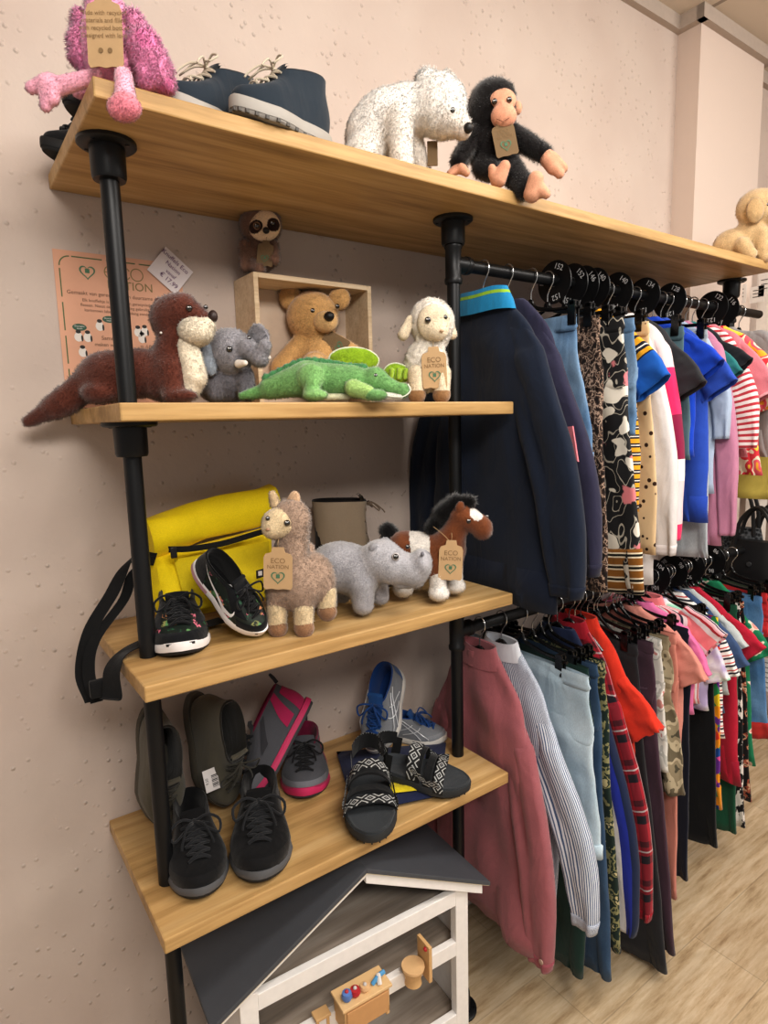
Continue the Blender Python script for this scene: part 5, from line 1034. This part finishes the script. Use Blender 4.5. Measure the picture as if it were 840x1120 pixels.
# -- upper rail
t = top(.79, 'sweatshirt', 'large navy sweatshirt with turquoise and lime collar, first on the upper rail', 'sweater', NAVY, (590, 378), (620, 652), (556, 655), UPR, long=True, hemband=C('#172033'), cuff=C('#172033'), hw=.225, wsl=.062, fold=(.006, 4), th=.018)
zt = UPR-.064; G = []
TQ = cloth('#2390c4', .8, 900); LM_ = cloth('#9ccc3c', .8, 900)
def collar_ring(z, w, d, n=40): return [vec(.79+d*math.sin(a)-.004, YP+w*math.cos(a)+.0, z+.008*math.cos(2*a)-.016*abs(math.cos(a))**3) for a in np.linspace(0, 2*PI, n, endpoint=False)]
MB().grid([collar_ring(zt-.030, .100, .030), collar_ring(zt-.008, .092, .030), collar_ring(zt+.006, .084, .027)], True).build('collar', TQ, t)
MB().grid([collar_ring(zt+.005, .0845, .0275), collar_ring(zt+.013, .080, .026)], True).build('collar_stripe', LM_, t)
MB().grid([collar_ring(zt+.0125, .0803, .0263), collar_ring(zt+.022, .075, .023), collar_ring(zt+.018, .070, .018), collar_ring(zt-.01, .066, .014)], True).build('collar', TQ, t)
t = top(.868, 'sweatshirt', 'purple navy sweatshirt with pink sleeve patch, second on the upper rail', 'sweater', NAVY2, (610, 385), (641, 628), (590, 640), UPR, long=True, cuff=C('#2c2b40'), hw=.215, wsl=.055)
q = [W(x, y, 0, .83) for x, y in ((613, 468), (626, 466), (632, 505), (627, 500))]; MB().raw([a+vec(k, 0, 0) for k in (0, .004) for a in q], [(3, 2, 1, 0), (4, 5, 6, 7), (0, 1, 5, 4), (1, 2, 6, 5), (2, 3, 7, 6), (3, 0, 4, 7)]).build('sleeve_patch', C('#e88a95'), t, smooth=False)
trousers(.95, 'denim_skirt', 'short blue denim skirt clipped between the sweatshirts and the snake print trousers', 'skirt', DEN, (630, 346), (652, 512), UPR, legs=False, waistband=DEN, cuff=denim('#7697bb', '#9db8d3'))
trousers(1.01, 'patterned_trousers', 'brown and black snake print trousers on the upper rail', 'trousers', ANIM, (655, 372), (667, 650), UPR, wl=.07)
trousers(1.075, 'patterned_trousers', 'black trousers with white clouds, coral flowers and striped gold cuffs', 'trousers', CLOUD, (690, 372), (706, 655), UPR, wl=.085, cuff=GOLD, cuffh=5, w1=.17)
trousers(1.125, 'denim_shorts', 'light blue denim shorts behind the cloud print trousers', 'shorts', DEN, (694, 345), (698, 480), UPR, wl=.08, w1=.165)
YBS = stripes([(0, '#e9a92c'), (.045, '#1d2130'), (.052, '#e9a92c'), (.07, '#1d2130'), (.075, '#ece6da'), (.081, '#1d2130'), (.086, '#e9a92c'), (.10, '#1d2130'), (.105, '#1f5fb4')], 1., 'v', name='yellow_blue_sleeve')
top(1.165, 't_shirt', 'yellow and black striped t-shirt with blue sleeve ends on the upper rail', 't-shirt', YB, (694, 366), (715, 425), (700, 560), UPR, ms=YBS, wsl=.055)
trousers(1.21, 'dotted_skirt', 'long cream skirt with brown paw prints on the upper rail', 'skirt', DOTC, (705, 362), (722, 607), UPR, legs=False, w1=.15)
top(1.255, 'long_sleeve_top', 'plain white long sleeve top beside the paw print skirt', 'shirt', C('#e8e3e2'), (718, 385), (728, 606), (716, 640), UPR, long=True, cuff=C('#e6dfdf'), wsl=.042)
top(1.30, 'long_sleeve_top', 'white top with hot pink and burgundy colour block sleeves', 'shirt', C('#e9e4e2'), (732, 378), (735, 590), (724, 560), UPR, ms=CBLK, long=True, wsl=.036)
top(1.34, 't_shirt', 'charcoal grey t-shirt next to the colour block top', 't-shirt', C('#35363a'), (742, 382), (754, 430), (745, 520), UPR, wsl=.055)
trousers(1.38, 'teal_skirt', 'dusty teal skirt behind the charcoal t-shirt', 'skirt', C('#5d7983'), (748, 355), (759, 503), UPR, legs=False)
top(1.425, 't_shirt', 'bright royal blue t-shirt with short sleeves on the upper rail', 't-shirt', C('#1c4ccb'), (762, 375), (777, 408), (762, 500), UPR, wsl=.05)
top(1.47, 'long_t_shirt', 'longer mid blue t-shirt behind the royal blue one', 't-shirt', C('#3358c0'), (775, 382), (788, 428), (776, 572), UPR, wsl=.055, hemband=C('#2c4fb4'))
trousers(1.51, 'washed_trousers', 'pale grey washed denim trousers on the upper rail', 'trousers', DENW, (775, 380), (776, 612), UPR, wl=.07, w1=.14)
top(1.545, 'blue_shirt', 'pale blue long sleeve shirt beside the grey washed trousers', 'shirt', C('#b3c3db'), (784, 382), (788, 480), (784, 540), UPR, long=True, wsl=.035)
top(1.585, 'cardigan', 'long dusty pink buttoned cardigan on the upper rail', 'cardigan', C('#c98aa6'), (790, 378), (794, 585), (792, 597), UPR, long=True, wsl=.038)
top(1.615, 't_shirt', 'teal green t-shirt with short sleeves', 't-shirt', C('#2f7f80'), (793, 386), (799, 414), (792, 480), UPR, wsl=.04)
top(1.645, 't_shirt', 'black t-shirt in front of the red striped top', 't-shirt', C('#26282e'), (797, 382), (809, 406), (798, 480), UPR, wsl=.05)
top(1.685, 'striped_shirt', 'white top with thin red stripes and wide sleeves', 'shirt', REDW, (806, 376), (815, 490), (806, 552), UPR, long=True, wsl=.05)
top(1.74, 't_shirt', 'salmon pink t-shirt behind the red striped top', 't-shirt', C('#e38b97'), (816, 376), (834, 436), (820, 500), UPR, wsl=.055, cuff=C('#f0b0b8'))
top(1.80, 'floral_blouse', 'red and yellow floral blouse near the far post', 'blouse', FLO, (830, 380), (850, 440), (836, 520), UPR, wsl=.055)
top(1.86, 'grey_sweater', 'light grey sweater nearest the far post', 'sweater', C('#a9a6a6'), (848, 372), (868, 450), (850, 500), UPR, long=True, wsl=.05)
trousers(1.98, 'yellow_skirt', 'yellow skirt beyond the far post', 'skirt', C('#e2cf6a'), (855, 375), (860, 548), UPR, legs=False)
# -- lower rail
RC = cloth('#ab666d', .95, 650, .25, .2, .6)
t = top(.775, 'corduroy_jacket', 'dusty rose jacket with frayed hem, first on the lower rail', 'jacket', RC, (581, 818), (592, 1052), (548, 1008), LOR, long=True, collar=RC, cuff=cloth('#a85a65', .95, 650, .25, .2, .6), hw=.195, wsl=.050, fold=(.009, 4), th=.018, hl=.02, ruffle=0)
bt = W(592, 1052, 0, .748); MB().lathe(bt, [(0, 0), (.006, 0), (.006, .002), (0, .003)], 12, (-1, 0, 0)).build('button', plain('#b99d8d', .4), t)
top(.85, 'striped_shirt', 'blue and white pinstriped shirt hanging behind the rose jacket', 'shirt', SEER, (610, 812), (640, 1012), (606, 990), LOR, long=True, collar=SEER, cuff=SEER, wsl=.052, hl=.016)
trousers(.925, 'light_jeans', 'pale blue jeans clipped beside the pinstriped shirt', 'jeans', DENL, (645, 748), (660, 945), LOR, wl=.10, w1=.205, cuff=denim('#b4cbd9', '#cfe0e9'), cuffh=3)
trousers(.965, 'green_trousers', 'dark green trousers behind the pale blue jeans', 'trousers', C('#1d3b34'), (645, 760), (640, 1070), LOR, wl=.07)
trousers(1.0, 'blue_jeans', 'mid blue jeans reaching near the floor', 'jeans', denim('#2f4865', '#48627f'), (655, 750), (671, 1075), LOR, wl=.06)
trousers(1.03, 'patterned_trousers', 'dark trousers with small beige flowers', 'trousers', FGR, (662, 745), (682, 1045), LOR, wl=.06)
t = top(1.065, 'track_jacket', 'navy track jacket with a white stripe down the sleeve', 'jacket', C('#1f2a48'), (664, 785), (684, 1015), (660, 960), LOR, long=True, wsl=.055, ms=stripes([(0, '#1f2a48'), (.50, '#27359a'), (.58, '#e9e7ea'), (.68, '#27359a'), (.75, '#1f2a48')], .21, 'u', name='track_sleeve'))
t = top(1.115, 'plaid_shirt', 'red tartan shirt with long sleeves on the lower rail', 'shirt', PLD, (678, 770), (702, 1000), (690, 960), LOR, long=True, wsl=.044, collar=PLD, cuff=PLD)
top(1.165, 'ruffle_top', 'bright orange red top with ruffled short sleeves', 't-shirt', C('#e8412c'), (690, 752), (708, 805), (695, 870), LOR, wsl=.06, ruffle=.007, collar=C('#e8412c'))
trousers(1.195, 'black_trousers', 'long black flared trousers nearly touching the floor', 'trousers', C('#2c2c30'), (697, 715), (733, 1070), LOR, wl=.10)
trousers(1.24, 'plum_trousers', 'plum coloured trousers behind the black flared ones', 'trousers', C('#4d3644'), (717, 700), (741, 1048), LOR, wl=.06)
trousers(1.28, 'printed_shorts', 'pale grey printed shorts beside the camouflage trousers', 'shorts', GRWH, (728, 700), (734, 850), LOR, wl=.08)
trousers(1.315, 'camouflage_trousers', 'olive camouflage trousers with crumpled legs', 'trousers', CAMO, (738, 697), (748, 878), LOR, wl=.085, fold=(.008, 6))
trousers(1.35, 'salmon_trousers', 'salmon pink trousers hanging below the camouflage ones', 'trousers', C('#d98f7f'), (745, 700), (742, 985), LOR, wl=.05)
top(1.385, 't_shirt', 'salmon t-shirt with flared sleeves on the lower rail', 't-shirt', C('#e29a8c'), (748, 703), (757, 748), (748, 830), LOR, wsl=.055, ruffle=.003)
trousers(1.415, 'navy_trousers', 'very dark navy trousers reaching low', 'trousers', C('#171b2c'), (755, 700), (754, 965), LOR, wl=.06)
top(1.445, 't_shirt', 'hot pink t-shirt below the striped one', 't-shirt', C('#ee7fb4'), (758, 695), (765, 740), (762, 782), LOR, wsl=.04)
top(1.485, 'striped_t_shirt', 'pink, white and navy striped t-shirt with a wide sleeve', 't-shirt', MST, (764, 672), (781, 708), (768, 770), LOR, wsl=.062, collar=MST)
top(1.52, 't_shirt', 'white and green tie dye t-shirt', 't-shirt', TIE, (774, 690), (783, 745), (778, 778), LOR, wsl=.045)
trousers(1.545, 'black_trousers', 'black trousers behind the rainbow ones', 'trousers', C('#131316'), (780, 690), (786, 930), LOR, wl=.06)
trousers(1.58, 'rainbow_trousers', 'rainbow coloured trousers with orange cuffs', 'trousers', RAIN, (785, 690), (790, 888), LOR, wl=.055, cuff=C('#f0a02a'))
top(1.615, 'striped_t_shirt', 'small white t-shirt with red and black stripes', 't-shirt', RWS, (788, 690), (795, 740), (796, 808), LOR, wsl=.04)
top(1.65, 'denim_shirt', 'dark denim shirt with short sleeves', 'shirt', denim('#33476b', '#4a6189'), (792, 688), (804, 732), (795, 780), LOR, wsl=.05)
top(1.68, 't_shirt', 'pale grey t-shirt between the denim shirt and the red dress', 't-shirt', C('#c9d0d0'), (797, 683), (806, 712), (800, 760), LOR, wsl=.04)
top(1.715, 'red_dress', 'crimson dress with short sleeves on the lower rail', 'dress', C('#c42540'), (806, 684), (823, 718), (813, 860), LOR, wsl=.055, hemband=C('#a92039'))
trousers(1.745, 'green_trousers', 'bottle green trousers behind the crimson dress', 'trousers', C('#1f5a41'), (805, 680), (806, 914), LOR, wl=.06)
trousers(1.775, 'zebra_leggings', 'black and white patterned leggings', 'leggings', ZEB, (808, 680), (815, 908), LOR, wl=.05)
trousers(1.805, 'floral_trousers', 'dark floral trousers near the far post', 'trousers', FDK, (812, 680), (822, 880), LOR, wl=.06)
top(1.84, 'green_dress', 'green dress with pale flower print', 'dress', GPR, (820, 682), (832, 720), (829, 838), LOR, wsl=.05)
trousers(1.90, 'blue_jeans', 'blue jeans with red turned up cuffs by the far post', 'jeans', denim('#4a77a8', '#7aa2cb'), (832, 672), (842, 812), LOR, wl=.05, cuff=C('#c93a35'))
trousers(1.955, 'red_shorts', 'red shorts clipped past the far post', 'shorts', C('#d8363a'), (836, 665), (842, 702), LOR, wl=.07, w1=.15)
trousers(2.02, 'green_shorts', 'dark olive shorts clipped past the far post', 'shorts', C('#3f4a38'), (850, 665), (852, 715), LOR, wl=.07, w1=.15)
for k, x in enumerate((1.14, 1.225, 1.335, 1.44, 1.60, 1.70)):
    o = hang(1, x, LOR, 'nothing'); tag(o, 'empty black plastic hanger between the clothes on the lower rail', 'hanger', 'empty black hangers')
# -- size rings on the rails
def size_ring(X, rz_, txt, z):
    t = thing('size_ring', 'black plastic size ring printed %s on the %s rail' % (txt, 'upper' if z > 1.5 else 'lower'), 'size divider', (X, YP, z), 0, 'black size rings on the rails'); n = 36
    G = []
    cz = z-.004
    for r, x in ((.015, -.0012), (.051, -.0012), (.052, 0), (.051, .0012), (.015, .0012), (.015, -.0012)): G.append([vec(X+x, YP+r*math.sin(a), (cz if r > .02 else z)+r*math.cos(a)) for a in np.linspace(0, 2*PI, n, endpoint=False)])
    MB().grid(G, True).build('ring', plain('#101012', .35), t)
    for a in (rz_, rz_+PI*.55, rz_+PI*1.2):
        m_ = MB()
        ey = vec(0, math.sin(a), math.cos(a)); ex = np.cross(ey, vec(-1, 0, 0)); text_mb(m_, txt, vec(X-.0018, YP, cz)+ey*.031, ex, ey, .019)
        m_.build('size_number', plain('#e4e4e4', .5), t, smooth=False, fixn=False)
for x, a, s_ in ((1.035, -.4, '152'), (1.10, -.9, '152'), (1.145, -1.0, '146'), (1.19, -.8, '140'), (1.29, -.7, '140'), (1.42, -.6, '134'), (1.555, -.5, '128'), (1.80, -.6, '122'), (1.87, -.9, '116')): size_ring(x, a, s_, UPR)
for x, a, s_ in ((1.40, -.6, '110'), (1.53, -.5, '104'), (1.63, -.9, '98'), (1.735, -.6, '92'), (1.87, -.5, '86')): size_ring(x, a, s_, LOR)
# ------------------------------------------------------------------ what shows beyond the far post
t = thing('display_shelf', 'dark wooden display shelf seen past the far post', 'shelf', (2.9, -.4, 1.12)); MB().box((2.78, -.26, 1.245), (.42, .5, .04)).build('board', wood('dark_board', '#7a5a38', '#96704a', '#a9835c', .6), t, smooth=False, bevel=.002)
LE = plain('#1a1a1c', .45, 0, .5, .12); SN = blotch([(0, '#121315'), (.4, '#2c2e31'), (.8, '#6a6d71')], 90, 'scales', 'dist', 'LINEAR')
def bag(label, px, X, m, w, h, handle=True):
    q = W(px[0], px[1], 0, X); t = thing('handbag', label, 'bag', q, 0, 'handbags past the far post'); y, z = q[1], q[2]
    G = []
    for k, (zz, s_, d) in enumerate(((0, .80, .03), (.02, .95, .045), (.4*h, 1.0, .05), (.8*h, .92, .035), (h, .80, .02), (h, .7, .012))): G.append([vec(X+d*math.sin(a), y+w/2*s_*np.sign(math.cos(a))*abs(math.cos(a))**.6, z+zz) for a in np.linspace(0, 2*PI, 28, endpoint=False)])
    MB().grid(G, True, True, True).build('bag_body', m, t)
    for dx in (-.02, .02):
        if handle: MB().tube(spl([vec(X+dx, y-w*.33, z+h*.9), vec(X+dx, y-w*.25, z+h*1.35), vec(X+dx*.6, y, z+h*1.6), vec(X+dx, y+w*.25, z+h*1.35), vec(X+dx, y+w*.33, z+h*.9)], 20), .007, 8).build('handle', LE, t)
    MB().cyl((X-.052, y, z+h*.6), (X-.046, y, z+h*.6), .008).build('clasp', plain('#9b9b9f', .3, .9), t)
bag('grey scaled handbag hanging just past the far post', (803, 655), 2.16, SN, .20, .28)
bag('black leather handbag with tall handles past the far post', (824, 650), 2.12, LE, .20, .20)
bag('black leather shoulder bag at the photo edge past the far post', (846, 668), 2.25, LE, .26, .26)
rl = thing('bag_rail', 'thin dark rail carrying the handbags', 'rail', (2.1, -.35, 1.5)); q = W(806, 560, 0, 2.18)
MB().cyl((2.08, q[1]-.03, q[2]+.07), (2.75, q[1]-.03, q[2]+.07), .006).build('pipe', plain('#222326', .5), rl); MB().box((2.75, q[1]-.03, (q[2]+.07)/2), (.02, .02, q[2]+.07)).build('upright', plain('#222326', .5), rl, smooth=False)
PT = plain('#e3ddd8', .7)
for k, (x, y, w, h) in enumerate(((809, 322, .05, .07), (828, 322, .05, .06), (836, 312, .04, .08))):
    q = W(x, y, 0, 2.36); t = thing('price_tag', ('white price tag hanging beside the far post', 'white price tag next to the white upright', 'white price tag at the photo edge')[k], 'tag', q, 0, 'white price tags')
    MB().box(q, (.0015, w, h)).build('paper', PT, t, smooth=False); m_ = MB()
    for j in range(3): m_.box(q+vec(-.0012, 0, h*(.25-.2*j)), (.0004, w*.6, .003))
    m_.build('print', plain('#55504c', .8), t, smooth=False)
    MB().cyl(q+vec(0, 0, h/2), q+vec(0, 0, h/2+.12), .0012, n=5).build('string', plain('#d8d2cc', .8), t)
q = W(838, 738, 0, 2.05); t = thing('paper_sign', 'white paper sheet below the handbags', 'sign', q); MB().box(q, (.002, .13, .12)).build('paper', plain('#ebe7e4', .7), t, smooth=False)
m_ = MB()
for j in range(6): m_.box(q+vec(-.0016, -.0, .045-.018*j), (.0004, .10-(j % 2)*.02, .003))
m_.build('print', plain('#8a8784', .8), t, smooth=False)
